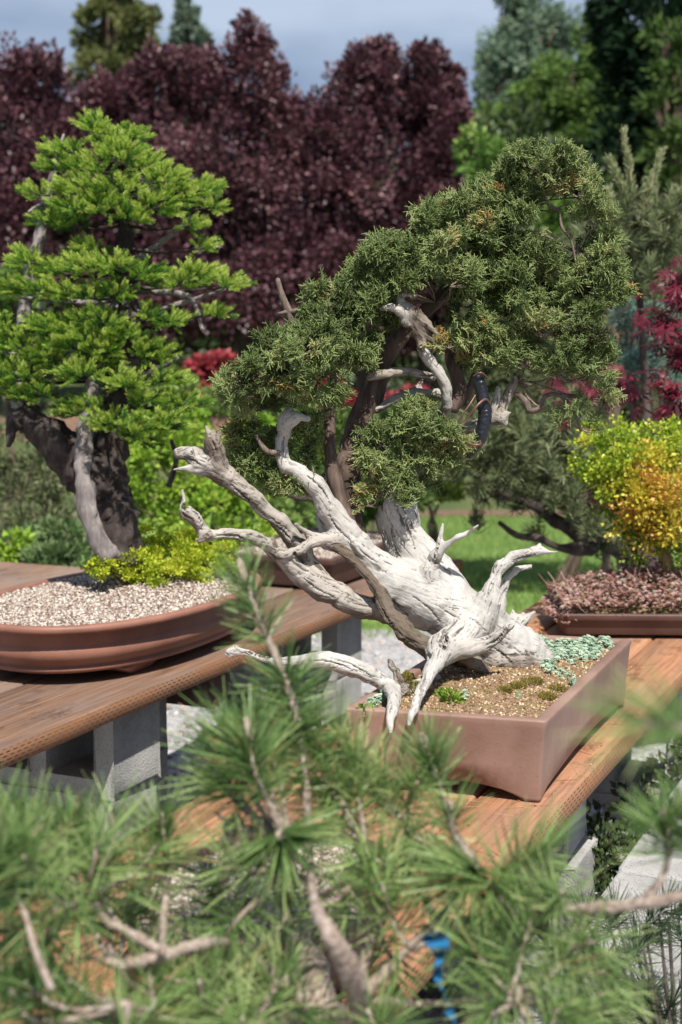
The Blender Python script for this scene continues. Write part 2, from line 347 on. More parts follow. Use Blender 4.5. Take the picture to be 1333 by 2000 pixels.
# ------------------------------------------------------------------ concrete blocks
m, t, b = nodes('concrete'); v = objvec(t); n = noise(t, 9, 6, v, .65); n2 = noise(t, 240, 3, v)
r = ramp(t, [(.3, (.24, .235, .225)), (.55, (.36, .355, .34)), (.8, (.45, .44, .42))]); t.links.new(n.outputs[0], r.inputs[0])
r2 = ramp(t, [(.30, (.10, .10, .10)), (.42, (1, 1, 1))]); t.links.new(n2.outputs[0], r2.inputs[0]); t.links.new(mixc(t, .55, r.outputs[0], r2.outputs[0], 'MULTIPLY'), b.inputs['Base Color'])
b.inputs['Roughness'].default_value = .95; bump(t, b, mathn(t, 'ADD', n.outputs[0], n2.outputs[0]), .7, .004); CONC = m
def block_mesh(L=.39, D=.19, Hh=.19):
    xs = [-L/2, -L/2+.042, -.026, .026, L/2-.042, L/2]; zs = [0, .038, Hh-.038, Hh]; V = []; Q = []
    def hole(i, j): return i in (1, 3) and j == 1
    for s in (0, 1):
        for z in zs:
            for x in xs: V.append((x, -D/2+D*s, z))
    n = len(xs); half = n*len(zs); idx = lambda s, i, j: s*half+j*n+i
    for i in range(5):
        for j in range(3):
            if hole(i, j): continue
            Q.append([idx(0, i, j), idx(0, i+1, j), idx(0, i+1, j+1), idx(0, i, j+1)]); Q.append([idx(1, i, j), idx(1, i, j+1), idx(1, i+1, j+1), idx(1, i+1, j)])
    def wall(a, b_): Q.append([idx(0, *a), idx(1, *a), idx(1, *b_), idx(0, *b_)])
    for i in range(5): wall((i+1, 0), (i, 0)); wall((i, 3), (i+1, 3))
    for j in range(3): wall((0, j), (0, j+1)); wall((5, j+1), (5, j))
    for i in (1, 3): wall((i, 1), (i+1, 1)); wall((i+1, 2), (i, 2)); wall((i, 2), (i, 1)); wall((i+1, 1), (i+1, 2))
    return np.array(V), np.array(Q)
BV, BQ = block_mesh(); BM = mesh('concrete_block', BV, BQ, CONC)
first = [True]
def block(p, yaw, label, group=None):
    o = bpy.data.objects.new('concrete_block', BM); C.objects.link(o); o.location = p; o.rotation_euler = (0, 0, yaw)
    bv = o.modifiers.new('bevel', 'BEVEL'); bv.width = .006; bv.segments = 2
    o['label'] = label; o['category'] = 'concrete block'
    if group: o['group'] = group
    return o
def find_u(px, z, v):      # u where a line at across-position v and height z crosses the photo column px
    for u in np.linspace(1, 8, 3000):
        p = UV(u, v, z); x = p[0]/((p[1])*cp+(CZ-p[2])*sp)*F+W/2
        if x > px: return u
    return 3
BYAW = math.atan2(VX[1], VX[0])
u1 = find_u(214, .45, VL-.06)
for k, nm in enumerate(['bottom concrete block of the near stack under the left bench', 'middle concrete block of the near stack under the left bench', 'top concrete block of the near stack, right beneath the brown left bench']):
    block(UV(u1+.095, VL-.06-.195-[.0, .004, -.008][k], .193*k), BYAW+[.0, .02, -.015][k], nm, 'blocks stacked under the left bench')
for k, nm in enumerate(['bottom concrete block of the near stack, farther in under the left bench', 'middle concrete block farther in under the left bench, behind the dark hollows', 'top concrete block farther in under the left bench']):
    block(UV(u1+.10, VL-.06-.195-.41, .193*k), BYAW+[.01, -.02, .01][k], nm, 'blocks stacked under the left bench')
for k in range(3):  # added backing blocks, stop light coming through the hollows
    block(UV(u1+.297, VL-.06-.29, .193*k), BYAW, ['bottom', 'middle', 'top'][k]+' concrete block added behind the near stack to keep its hollows dark, under the left bench', 'blocks stacked under the left bench')
u2 = find_u(655, .45, VL-.06)
for k, nm in enumerate(['bottom concrete block of the far stack behind the driftwood branches', 'middle concrete block of the far stack behind the driftwood branches', 'top shaded concrete block of the far stack, under the end of the left bench']):
    block(UV(u2+.095, VL-.06-.195, .193*k), BYAW+[.02, -.01, .0][k], nm, 'blocks stacked under the left bench')
for j in range(3):
    for k in range(3):
        block(UV([1.36, 2.62, 3.72][j], VE-.24-.02*k, .193*k), BYAW+.02*k, 'concrete block of a stack hidden under the middle of the right bench' if k < 2 else 'top concrete block carrying the right bench planks', 'blocks stacked under the right bench')
names = ['nearest', 'second', 'third', 'fourth', 'fifth']
for j in range(5):
    for k in range(2):
        block(UV(1.55+.40*j+.02*k, VE+.10+.012*k, .193*k), YAW+[.01, -.012][k], '%s grey concrete block in the %s course of the row beside the right bench' % (names[j], ['lower', 'upper'][k]), 'row of blocks beside the right bench')
        block(UV(1.60+.40*j, VE+.10+.2, .193*k), YAW, '%s concrete block in the %s course of the outer row right of the bench' % (names[j], ['lower', 'upper'][k]), 'row of blocks beside the right bench')

for k in range(3): block(UV(3.0, -3.1, .193*k), BYAW, ['bottom', 'middle', 'top'][k]+' concrete block of the stack under the bench farther back, left', 'blocks stacked under the back bench')
# beam seen under the left bench
m, t, b = nodes('stained_beam'); v = objvec(t, (1, 1, 1)); n = noise(t, 12, 5, v); r = ramp(t, [(.3, (.07, .035, .03)), (.7, (.16, .085, .07))]); t.links.new(n.outputs[0], r.inputs[0]); t.links.new(r.outputs[0], b.inputs['Base Color']); b.inputs['Roughness'].default_value = .8
def boxverts(x0, x1, y0, y1, z0, z1):
    V = np.array([(x, y, z) for z in (z0, z1) for x, y in ((x0, y0), (x1, y0), (x1, y1), (x0, y1))]); return V, np.array([[0, 3, 2, 1], [4, 5, 6, 7], [0, 1, 5, 4], [1, 2, 6, 5], [2, 3, 7, 6], [3, 0, 4, 7]])
V, Q = boxverts(-.5, .5, -.045, .045, 0, .09)
o = obj('timber_beam', V, Q, m, base=UV(find_u(400, .53, VL-.05)+.05, VL-.53, TABLE-.04-.09), rotz=BYAW, label='dark red-brown timber beam under the left bench behind the oval pot', category='beam')
o.modifiers.new('b', 'BEVEL').width = .004

# ------------------------------------------------------------------ pots
def claymat(name, c0, c1, rough=.62, mark=False):
    m, t, b = nodes(name); v = objvec(t); n = noise(t, 6, 6, v, .6); n2 = noise(t, 160, 4, v)
    r = ramp(t, [(.32, c0), (.68, c1)]); t.links.new(n.outputs[0], r.inputs[0]); col = r.outputs[0]
    st = ramp(t, [(.60, (0, 0, 0)), (.78, (1, 1, 1))]); n3 = noise(t, 13, 6, objvec(t, (1, 1, .35)), .7); t.links.new(n3.outputs[0], st.inputs[0])
    col = mixc(t, mathn(t, 'MULTIPLY', st.outputs[0], .35), col, (.42, .33, .27))
    sp_ = ramp(t, [(.66, (0, 0, 0)), (.72, (1, 1, 1))]); t.links.new(n2.outputs[0], sp_.inputs[0]); col = mixc(t, mathn(t, 'MULTIPLY', sp_.outputs[0], .5), col, (.09, .05, .04))
    t.links.new(col, b.inputs['Base Color']); b.inputs['Roughness'].default_value = rough; b.inputs['Specular IOR Level'].default_value = .35
    bump(t, b, mathn(t, 'ADD', n2.outputs[0], n.outputs[0]), .25, .0015); return m
def loops(profile, shape, zfun=None, close_bottom=True):
    """profile: list (inset, z); shape(inset) -> Nx3 loop at z=0; returns V,Q"""
    V = []; 
    for k, (ins, z) in enumerate(profile):
        L = shape(ins).copy(); L[:, 2] = z
        if zfun is not None and k < 3: L[:, 2] += zfun(L, k)
        V.append(L)
    n = len(V[0]); i = np.arange(len(profile)-1)[:, None]*n; j = np.arange(n)[None]; Q = np.stack([i+j, i+(j+1) % n, i+n+(j+1) % n, i+n+j], -1).reshape(-1, 4)
    return np.vstack(V), Q, n
def rrect(hx, hy, r, seg=6, per=16):
    pts = []
    cs = [(hx-r, -(hy-r), -90), (hx-r, hy-r, 0), (-(hx-r), hy-r, 90), (-(hx-r), -(hy-r), 180)]
    for q, (cx, cy, a0) in enumerate(cs):
        for s in range(seg+1):
            a = math.radians(a0+90*s/seg); pts.append((cx+r*math.cos(a), cy+r*math.sin(a)))
        nx_, ny_, na = cs[(q+1) % 4]; e = (nx_+r*math.cos(math.radians(na)), ny_+r*math.sin(math.radians(na))); s0 = pts[-1]
        for s in range(1, per): pts.append((s0[0]+(e[0]-s0[0])*s/per, s0[1]+(e[1]-s0[1])*s/per))
    return np.array(pts)

# main rectangular pot, from its rim corners in the photo
ZR = TABLE+.140
A_, B_, D_ = G(1068, 1410, ZR), G(1236, 1249, ZR), G(672, 1384, ZR)
e2 = B_-A_; e1 = A_-D_; hx, hy = np.linalg.norm(e1)/2, np.linalg.norm(e2)/2; e1 /= 2*hx; e2 /= 2*hy; PC = (B_+D_)/2; PC[2] = 0
def pot_xy(p): return PC[None]+p[:, :1]*e1[None]+p[:, 1:2]*e2[None]
def mshape(ins): return pot_xy(rrect(hx-ins, hy-ins, max(.003, .007-ins*.15)))
def marc(L, k):
    q = L[:, :2]-PC[:2]; M = np.linalg.inv(np.array([e1[:2], e2[:2]]).T); ab = q@M.T
    dx = hx-np.abs(ab[:, 0]); dy = hy-np.abs(ab[:, 1]); s = np.maximum(dx, dy)          # distance from the nearest corner
    tot = np.where(dx > dy, hx, hy); a = np.clip((s-.045)/.014, 0, 1); a = a*a*(3-2*a)
    b2 = np.clip((s-.055)/(tot-.055), 0, 1); z = .012*a+.016*np.sin(b2*math.pi/2)
    return z*[1, 1, .8][k]
prof = [(.016, 0), (.0115, .0012), (.0105, .006), (.008, .06), (.003, .132-.006), (.0005, .136), (.0012, .1392), (.003, .140), (.0185, .140), (.0205, .1388), (.0215, .132), (.024, .085)]
prof = [(a, z+TABLE+.001) for a, z in prof]
CLAY = claymat('mauve_clay', (.19, .11, .085), (.32, .20, .16), .55)
CLAY2 = claymat('terracotta_clay', (.19, .085, .06), (.30, .14, .10), .5); CLAY3 = claymat('dark_brown_clay', (.075, .04, .034), (.115, .062, .052), .5)
base = (PC[0], PC[1], TABLE)
mp_ = thing('bonsai_pot', base, 'mauve-brown rectangular clay pot holding the driftwood juniper', 'plant pot')
V, Q, n = loops(prof, mshape, marc)
# underside panel
L0 = mshape(.022); L0[:, 2] = TABLE+.034; o0 = len(V); cen = np.array([[PC[0], PC[1], TABLE+.034]]); V = np.vstack([V, L0, cen])
j = np.arange(n); Qu = np.stack([o0+j, o0+(j+1) % n, (j+1) % n, j], -1); Tu = np.stack([o0+(j+1) % n, o0+j, np.full(n, o0+n)], -1)
o = obj('pot_body', V, [Q, Qu, Tu], CLAY, mp_, smooth=True)
# soil
m, t, b = nodes('bonsai_soil'); v = objvec(t); n1 = noise(t, 22, 6, v, .7); n2 = noise(t, 260, 4, v, .7)
r = ramp(t, [(.3, (.10, .055, .03)), (.5, (.24, .15, .09)), (.72, (.42, .31, .20))]); t.links.new(n2.outputs[0], r.inputs[0])
g = ramp(t, [(.50, (0, 0, 0)), (.62, (1, 1, 1))]); t.links.new(n1.outputs[0], g.inputs[0]); t.links.new(mixc(t, mathn(t, 'MULTIPLY', g.outputs[0], .75), r.outputs[0], (.17, .16, .035)), b.inputs['Base Color'])
b.inputs['Roughness'].default_value = .95; bump(t, b, n2.outputs[0], 1, .004); SOIL = m
def soil_z(a, b_):      # a,b in pot coordinates -1..1
    return ZR-.013+.024*np.exp(-((a+.05)**2/.5+(b_+.0)**2/.35))+.004*vnoise(np.stack([a*9, b_*14, a*0], -1).reshape(-1, 3), 3).reshape(np.shape(a))
ga, gb = np.meshgrid(np.linspace(-1, 1, 60), np.linspace(-1, 1, 110)); sz = soil_z(ga, gb)
SV = pot_xy(np.stack([ga.ravel()*(hx-.021), gb.ravel()*(hy-.021)], 1)); SV[:, 2] = sz.ravel()
i = np.arange(109)[:, None]*60+np.arange(59)[None]; SQ = np.stack([i, i+1, i+61, i+60], -1).reshape(-1, 4)
obj('soil', SV, SQ, SOIL, mp_, smooth=True)
GRITM = leafmat('grit', [(0, (.10, .06, .035)), (.35, (.26, .16, .09)), (.7, (.45, .33, .2)), (1, (.68, .60, .48))], 0, .9, .2)
mb = MB(); nn = 5200; a = RNG.uniform(-.97, .97, nn); b_ = RNG.uniform(-.98, .98, nn); p = pot_xy(np.stack([a*(hx-.022), b_*(hy-.022)], 1)); p[:, 2] = soil_z(a, b_)+.0006
scatter(mb, PEB, p, rdir(nn), np.minimum(RNG.gamma(3, .0006, nn)+.0008, .0032), RNG.beta(2, 2.6, nn)); go = mb.obj('soil_grit', GRITM, mp_); go['kind'] = 'stuff'
mb = MB()        # brown needle litter
nn = 500; a = RNG.uniform(-.9, .95, nn); b_ = RNG.uniform(-.98, .6, nn); p = pot_xy(np.stack([a*(hx-.022), b_*(hy-.022)], 1)); p[:, 2] = soil_z(a, b_)+.002
V_, Q_ = prism((0, 0, 0), (0, 0, 1), .045, .03); d = rdir(nn); d[:, 2] *= .15
scatter(mb, [(V_, np.array(Q_), None)], p, d, RNG.uniform(.006, .016, nn), RNG.uniform(.1, .8, nn)); go = mb.obj('twig_litter', GRITM, mp_); go['kind'] = 'stuff'

mb = MB()       # pale scratches on the long right side
for (ax, ay, bx, by, cx_, cy_) in ((1148, 1428, 1128, 1470, 1108, 1500), (1142, 1445, 1118, 1482, 1096, 1512), (1100, 1482, 1122, 1462, 1136, 1430), (1082, 1540, 1104, 1512, 1130, 1478), (1078, 1530, 1092, 1512, 1106, 1498)):
    def onface(px, py):
        a = P(px, py, 1.0)-np.array([0, 0, CZ]); nrm_ = np.array([e1[0], e1[1], 0]); q = np.array([A_[0], A_[1], 0])-np.array([0, 0, CZ]); tt = ((q-e1*.0065)@nrm_)/(a@nrm_); return np.array([0, 0, CZ])+a*tt
    V, Q, T = tube([(*onface(ax, ay), .0002), (*onface(bx, by), .0007), (*onface(cx_, cy_), .0002)], 5, 0, 0, 4); mb.add(V, Q, T)
m, t, b = nodes('pale_scratch'); b.inputs['Base Color'].default_value = (.55, .47, .36, 1); b.inputs['Roughness'].default_value = .9; mb.obj('scratch', m, mp_)

# oval pot on the left bench
OC = (2.95, -1.913); OA, OB = .475, .288
def oshape(ins, n=96):
    a = np.arange(n)/n*2*math.pi; ca, sa = np.cos(a), np.sin(a); e = .86
    x = (OA-ins)*np.sign(ca)*np.abs(ca)**e; y = (OB-ins)*np.sign(sa)*np.abs(sa)**e
    return (UX[None]*(OC[0]+x)[:, None]-VX[None]*(-OC[1]+y)[:, None])
op = thing('bonsai_pot', (*UV(*OC)[:2], TABLE), 'reddish-brown oval clay pot on the left bench, cut by the photo edge', 'plant pot')
pr = [(.115, .019), (.082, .021), (.060, .026), (.048, .030), (.042, .036), (.045, .0415), (.050, .0435), (.038, .052), (.027, .064), (.024, .077), (.029, .091), (.039, .104), (.043, .112), (.041, .1195), (.012, .1215), (.001, .126), (0, .134), (.001, .139), (.005, .142), (.018, .142), (.021, .139), (.024, .12), (.03, .09)]
V, Q, n = loops([(a, z+TABLE) for a, z in pr], oshape)
o0 = len(V); V = np.vstack([V, [[*UV(*OC)[:2], TABLE+.019]]]); j = np.arange(n); T = np.stack([(j+1) % n, j, np.full(n, o0)], -1)
obj('pot_body', V, [Q, T], CLAY2, op, smooth=True)
for su in (-1, 1):
    for sv in (-1, 1):
        cu, cv = OC[0]+su*.20, OC[1]+sv*.155; pts = []
        for (du, dv, z) in [(-.085, .04, .024), (.085, .04, .024), (.085, -.05, .024), (-.085, -.05, .024), (-.035, .028, 0), (.035, .028, 0), (.035, -.035, 0), (-.035, -.035, 0)]:
            pts.append(UV(cu+du, cv+dv*sv, TABLE+z+.0005))
        o = obj('foot', pts, np.array([[3, 2, 1, 0], [4, 5, 6, 7], [0, 1, 5, 4], [1, 2, 6, 5], [2, 3, 7, 6], [3, 0, 4, 7]]), CLAY2, op); o.modifiers.new('b', 'BEVEL').width = .005
def osoil(a, r):      # a angle, r 0..1 : height
    x = r*np.cos(a); y = r*np.sin(a); return TABLE+.134+.05*np.exp(-(((x-.35)/.55)**2+((y+.1)/.6)**2))*(1-r**4)
ra, rr = np.meshgrid(np.arange(97)/96*2*math.pi, np.linspace(0, 1, 24)); e = .86
sxx = (OA-.022)*rr*np.sign(np.cos(ra))*np.abs(np.cos(ra))**e; syy = (OB-.022)*rr*np.sign(np.sin(ra))*np.abs(np.sin(ra))**e
SV = UX[None]*(OC[0]+sxx).reshape(-1, 1)+VX[None]*(OC[1]-syy).reshape(-1, 1); SV[:, 2] = osoil(ra, rr).ravel()
i = np.arange(23)[:, None]*97+np.arange(96)[None]; SQ = np.stack([i, i+1, i+98, i+97], -1).reshape(-1, 4)
m, t, b = nodes('pumice_bed'); b.inputs['Base Color'].default_value = (.17, .12, .10, 1); b.inputs['Roughness'].default_value = 1; PUMB = m
obj('soil', SV, SQ, PUMB, op, smooth=True)
PUM = leafmat('pumice', [(0, (.08, .055, .045)), (.3, (.23, .165, .135)), (.6, (.38, .31, .255)), (1, (.64, .60, .54))], 0, .95, .2)
mb = MB(); nn = 23000; a = RNG.uniform(0, 2*math.pi, nn); r_ = RNG.uniform(0, 1, nn)**.5*.985
x = (OA-.024)*r_*np.sign(np.cos(a))*np.abs(np.cos(a))**e; y = (OB-.024)*r_*np.sign(np.sin(a))*np.abs(np.sin(a))**e
p = UX[None]*(OC[0]+x)[:, None]+VX[None]*(OC[1]-y)[:, None]; p[:, 2] = osoil(a, r_)+RNG.uniform(-.001, .003, nn)
scatter(mb, PEB, p, rdir(nn), RNG.uniform(.0020, .0048, nn), RNG.uniform(0, 1, nn)); go = mb.obj('pumice_grit', PUM, op); go['kind'] = 'stuff'

def rect_pot(name, cu, cv, hu, hv, h, yaw, lip, mat, label, soilc, lipw=.012, grit=None, gn=0):
    ux = np.array([math.cos(yaw), math.sin(yaw), 0]); vx = np.array([-math.sin(yaw), math.cos(yaw), 0]); c = np.array([cu, cv, 0])
    sh = lambda ins: c[None]+rrect(hu-ins, hv-ins, .015)[:, :1]*ux[None]+rrect(hu-ins, hv-ins, .015)[:, 1:2]*vx[None]
    t_ = thing('bonsai_pot', (cu, cv, TABLE), label, 'plant pot')
    pr = [(lipw+.016, .010), (lipw+.010, .012), (lipw+.006, .02), (lipw, h-lip-.006), (lipw-.002, h-lip), (.002, h-lip+.002), (0, h-lip+.006), (0, h-.003), (.003, h), (.016, h), (.019, h-.003), (.022, h-.02), (.024, h*.4)]
    V, Q, n = loops([(a, z+TABLE) for a, z in pr], sh); o0 = len(V); V = np.vstack([V, [[cu, cv, TABLE+.010]]]); j = np.arange(n)
    obj('pot_body', V, [Q, np.stack([(j+1) % n, j, np.full(n, o0)], -1)], mat, t_, smooth=True).modifiers.new('e', 'EDGE_SPLIT').split_angle = .7
    for sa in (-1, 1):
        for sb in (-1, 1):
            q = c+ux*sa*(hu-.07)+vx*sb*(hv-.05); V, Qb = boxverts(-.035, .035, -.02, .02, TABLE+.0005, TABLE+.012)
            V = q[None]+V[:, :1]*ux+V[:, 1:2]*vx+V[:, 2:]*np.array([[0, 0, 1]]); obj('foot', V, Qb, mat, t_)
    a, b2 = np.meshgrid(np.linspace(-1, 1, 30), np.linspace(-1, 1, 30)); z = TABLE+h-.008+.03*np.exp(-(a*a+b2*b2)/.4)
    SV = c[None]+(a.ravel()*(hu-.021))[:, None]*ux+(b2.ravel()*(hv-.021))[:, None]*vx; SV[:, 2] = z.ravel()
    i = np.arange(29)[:, None]*30+np.arange(29)[None]; obj('soil', SV, np.stack([i, i+1, i+31, i+30], -1).reshape(-1, 4), soilc, t_, smooth=True)
    if grit:
        mb = MB(); a = RNG.uniform(-.98, .98, gn); b2 = RNG.uniform(-.98, .98, gn); p = c[None]+(a*(hu-.022))[:, None]*ux+(b2*(hv-.022))[:, None]*vx; p[:, 2] = TABLE+h-.007+.03*np.exp(-(a*a+b2*b2)/.4)
        scatter(mb, PEB, p, rdir(gn), RNG.uniform(.002, .004, gn), RNG.uniform(0, 1, gn)); go = mb.obj('pumice_grit', grit, t_); go['kind'] = 'stuff'
    return t_
# right rear pot: front-left foot seen at (1098,1252)
fl = G(1100, 1250, TABLE); ry = -.03
rp_c = fl+np.array([.25, .14, 0]); rect_pot('p', rp_c[0], rp_c[1], .265, .155, .068, ry, .018, CLAY3, 'low dark brown rectangular pot at the right rear, under the yellow-orange shrub', SOIL)
dl = G(560, 1150, TABLE); dp_c = np.array([dl[0]+.10, dl[1]+.30, 0])
rect_pot('p', dp_c[0], dp_c[1], .34, .2, .105, YAW, .022, CLAY3, 'dark brown rectangular pot at the far end of the left bench, behind the driftwood', PUMB, .014, PUM, 6000)

# ------------------------------------------------------------------ driftwood juniper
def surfnets(Fg, o, h):
    nx, ny, nz = Fg.shape; s = Fg < 0; cnt = np.zeros((nx-1, ny-1, nz-1), np.int8)
    for a in (0, 1):
        for b in (0, 1):
            for c in (0, 1): cnt += s[a:nx-1+a, b:ny-1+b, c:nz-1+c]
    I, J, K = np.nonzero((cnt > 0) & (cnt < 8)); N = len(I)
    idx = np.full(cnt.shape, -1, np.int32); idx[I, J, K] = np.arange(N)
    cor = [(a, b, c) for a in (0, 1) for b in (0, 1) for c in (0, 1)]; D = np.stack([Fg[I+a, J+b, K+c] for a, b, c in cor], 1)
    acc = np.zeros((N, 3)); k = np.zeros(N)
    for p in range(8):
        for q in range(p+1, 8):
            if sum(abs(cor[p][i]-cor[q][i]) for i in range(3)) != 1: continue
            m = (D[:, p] < 0) != (D[:, q] < 0); t = D[:, p]/np.where(D[:, p]-D[:, q] == 0, 1, D[:, p]-D[:, q])
            pt = np.array(cor[p])[None]+t[:, None]*(np.array(cor[q])-np.array(cor[p]))[None]; acc[m] += pt[m]; k[m] += 1
    V = (np.stack([I, J, K], 1)+acc/k[:, None])*h+o; Q = []
    for ax in range(3):
        sl0 = [slice(1, -1)]*3; sl0[ax] = slice(0, -1); sl1 = list(sl0); sl1[ax] = slice(1, None)
        a, b = s[tuple(sl0)], s[tuple(sl1)]; ii = np.argwhere(a != b); off = np.array([1, 1, 1]); off[ax] = 0; g = ii+off
        fl = a[tuple(ii.T)]; u, v = (ax+1) % 3, (ax+2) % 3; eu = np.eye(3, dtype=int)[u]; ev = np.eye(3, dtype=int)[v]
        def at(x): return idx[tuple(x.T)]
        q = np.stack([at(g-eu-ev), at(g-ev), at(g), at(g-eu)], 1); q[~fl] = q[~fl][:, ::-1]; Q.append(q)
    Q = np.vstack(Q); return V, Q[(Q >= 0).all(1)]
# deadwood limbs: rows (px, py, distance, radius px, tone) tone 0 bleached .. 1 tan/brown
L = []
def limb(rows, tone=.1, sub=4): L.append((np.array([tuple(P(a, b, d))+(r*d/F,) for a, b, d, r in rows]), tone, sub))
limb([(1052, 1296, 2.74, 34), (1015, 1274, 2.72, 46), (965, 1246, 2.69, 52), (915, 1216, 2.67, 58), (865, 1186, 2.65, 60), (822, 1162, 2.64, 55), (783, 1142, 2.63, 46), (748, 1116, 2.62, 35), (712, 1084, 2.62, 30), (680, 1050, 2.61, 29), (652, 1006, 2.6, 26), (626, 962, 2.59, 21), (585, 924, 2.58, 17), (560, 908, 2.58, 15), (549, 878, 2.58, 14), (553, 848, 2.58, 14), (560, 826, 2.57, 15), (580, 815, 2.56, 12), (601, 818, 2.55, 7)], .12)
limb([(560, 830, 2.57, 11), (563, 812, 2.57, 10), (566, 799, 2.57, 5)], .3)
limb([(868, 1160, 2.67, 50), (832, 1110, 2.67, 42), (804, 1062, 2.67, 38), (780, 1010, 2.67, 37), (786, 955, 2.67, 30), (806, 915, 2.67, 24), (816, 880, 2.68, 17), (822, 850, 2.69, 12), (838, 830, 2.70, 9)], .05)
limb([(790, 1110, 2.67, 20), (762, 1050, 2.68, 18), (752, 1005, 2.68, 15), (764, 960, 2.68, 10)], .15)
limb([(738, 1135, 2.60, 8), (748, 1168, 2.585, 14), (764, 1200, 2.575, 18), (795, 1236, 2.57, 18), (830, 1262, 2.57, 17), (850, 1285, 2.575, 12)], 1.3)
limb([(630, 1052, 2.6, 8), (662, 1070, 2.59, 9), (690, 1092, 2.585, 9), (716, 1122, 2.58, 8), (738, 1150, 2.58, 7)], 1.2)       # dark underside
limb([(1010, 1290, 2.73, 30), (960, 1290, 2.69, 28), (915, 1280, 2.66, 26), (880, 1262, 2.63, 30)], .7)
limb([(1045, 1300, 2.70, 18), (1005, 1296, 2.67, 22), (970, 1290, 2.66, 22)], .55)
# upper left limb
limb([(349, 888, 2.50, 7), (368, 884, 2.50, 11), (392, 900, 2.51, 17), (424, 918, 2.52, 20), (452, 938, 2.53, 20), (488, 966, 2.54, 19), (525, 1000, 2.56, 18), (562, 1035, 2.58, 18), (592, 1075, 2.60, 18), (612, 1102, 2.61, 16), (632, 1132, 2.61, 14)], .52)
limb([(352, 884, 2.5, 6), (378, 893, 2.5, 9), (400, 905, 2.5, 12)], .3); limb([(340, 917, 2.50, 3), (356, 916, 2.50, 6), (382, 918, 2.5, 9), (404, 915, 2.51, 13)], .25)
limb([(372, 884, 2.49, 5), (374, 879, 2.49, 4)], .3, 2)
limb([(430, 925, 2.52, 16), (426, 898, 2.51, 16), (421, 873, 2.50, 14), (411, 853, 2.49, 9), (404, 834, 2.49, 4)], .6)
limb([(424, 862, 2.49, 6), (430, 848, 2.49, 4), (427, 842, 2.49, 2)], .7, 2)
# lower left limb
limb([(357, 957, 2.44, 3), (360, 975, 2.44, 5), (360, 994, 2.44, 9), (378, 1008, 2.45, 12), (392, 1028, 2.46, 12), (406, 1044, 2.47, 12), (432, 1043, 2.48, 11), (468, 1042, 2.50, 12), (505, 1054, 2.52, 13), (538, 1076, 2.55, 14), (572, 1108, 2.57, 20), (612, 1138, 2.59, 24), (660, 1163, 2.61, 25), (708, 1182, 2.62, 24), (752, 1192, 2.63, 24), (800, 1200, 2.64, 22)], .45)
limb([(404, 1046, 2.46, 10), (390, 1056, 2.46, 6), (385, 1056, 2.46, 4)], .75, 2)
limb([(534, 1078, 2.55, 10), (530, 1062, 2.54, 8), (533, 1052, 2.54, 5)], .8, 2)
limb([(552, 1084, 2.54, 8), (580, 1076, 2.55, 9), (610, 1063, 2.57, 9), (640, 1052, 2.59, 11), (668, 1052, 2.6, 16)], .45)
limb([(578, 1024, 2.55, 5), (600, 1040, 2.57, 8), (622, 1052, 2.58, 11), (650, 1064, 2.6, 14)], .5)
limb([(640, 1060, 2.6, 10), (628, 1030, 2.62, 9), (626, 1000, 2.63, 6), (630, 985, 2.63, 3)], .35)
limb([(692, 1058, 2.58, 5), (702, 1068, 2.58, 10), (722, 1088, 2.59, 14), (750, 1116, 2.60, 18)], .15)
# jins to the right
limb([(930, 1218, 2.62, 34), (948, 1185, 2.62, 26), (963, 1152, 2.62, 17), (971, 1125, 2.63, 13), (985, 1100, 2.63, 12), (1008, 1087, 2.63, 11), (1032, 1080, 2.62, 10), (1055, 1076, 2.62, 9), (1075, 1078, 2.61, 6), (1090, 1077, 2.61, 3)], .08)
limb([(1052, 1076, 2.62, 7), (1054, 1062, 2.62, 3)], .1, 2)
limb([(968, 1190, 2.65, 18), (980, 1160, 2.66, 12), (990, 1136, 2.66, 9), (1004, 1118, 2.66, 7), (1020, 1110, 2.66, 5), (1038, 1106, 2.66, 2.5)], .2)
limb([(836, 1130, 2.62, 22), (845, 1100, 2.61, 14), (856, 1074, 2.60, 9), (860, 1050, 2.60, 6), (865, 1023, 2.60, 2.5)], .08)
limb([(852, 1084, 2.6, 10), (872, 1064, 2.59, 8), (892, 1050, 2.58, 7), (912, 1042, 2.58, 6), (934, 1026, 2.57, 3)], .08)
limb([(985, 1240, 2.74, 20), (1003, 1215, 2.78, 11), (1002, 1192, 2.78, 3)], .3); limb([(1000, 1230, 2.77, 14), (1022, 1215, 2.78, 10), (1044, 1195, 2.78, 3)], .25); limb([(998, 1225, 2.78, 12), (1020, 1205, 2.79, 5), (1022, 1196, 2.79, 2)], .3)
# foot roots and front knots
limb([(905, 1240, 2.60, 34), (872, 1262, 2.56, 30), (852, 1292, 2.52, 20), (838, 1325, 2.44, 14), (823, 1356, 2.375, 11), (809, 1386, 2.335, 10), (799, 1416, 2.315, 5)], .05)
limb([(862, 1270, 2.56, 20), (905, 1268, 2.55, 18), (945, 1258, 2.55, 15), (975, 1240, 2.54, 11), (999, 1222, 2.53, 6)], .3)
limb([(446, 1277, 2.44, 7), (456, 1274, 2.44, 9), (482, 1275, 2.44, 8), (520, 1288, 2.45, 9), (562, 1294, 2.45, 12), (610, 1289, 2.46, 16), (655, 1292, 2.47, 18), (700, 1306, 2.48, 18), (738, 1325, 2.49, 17), (768, 1345, 2.50, 18), (800, 1348, 2.54, 16), (846, 1330, 2.6, 18)], .12)
limb([(455, 1272, 2.44, 6), (459, 1262, 2.44, 3)], .6, 2)
limb([(758, 1340, 2.48, 13), (768, 1362, 2.40, 11), (766, 1386, 2.355, 10), (762, 1412, 2.33, 8), (763, 1430, 2.32, 4)], .05)
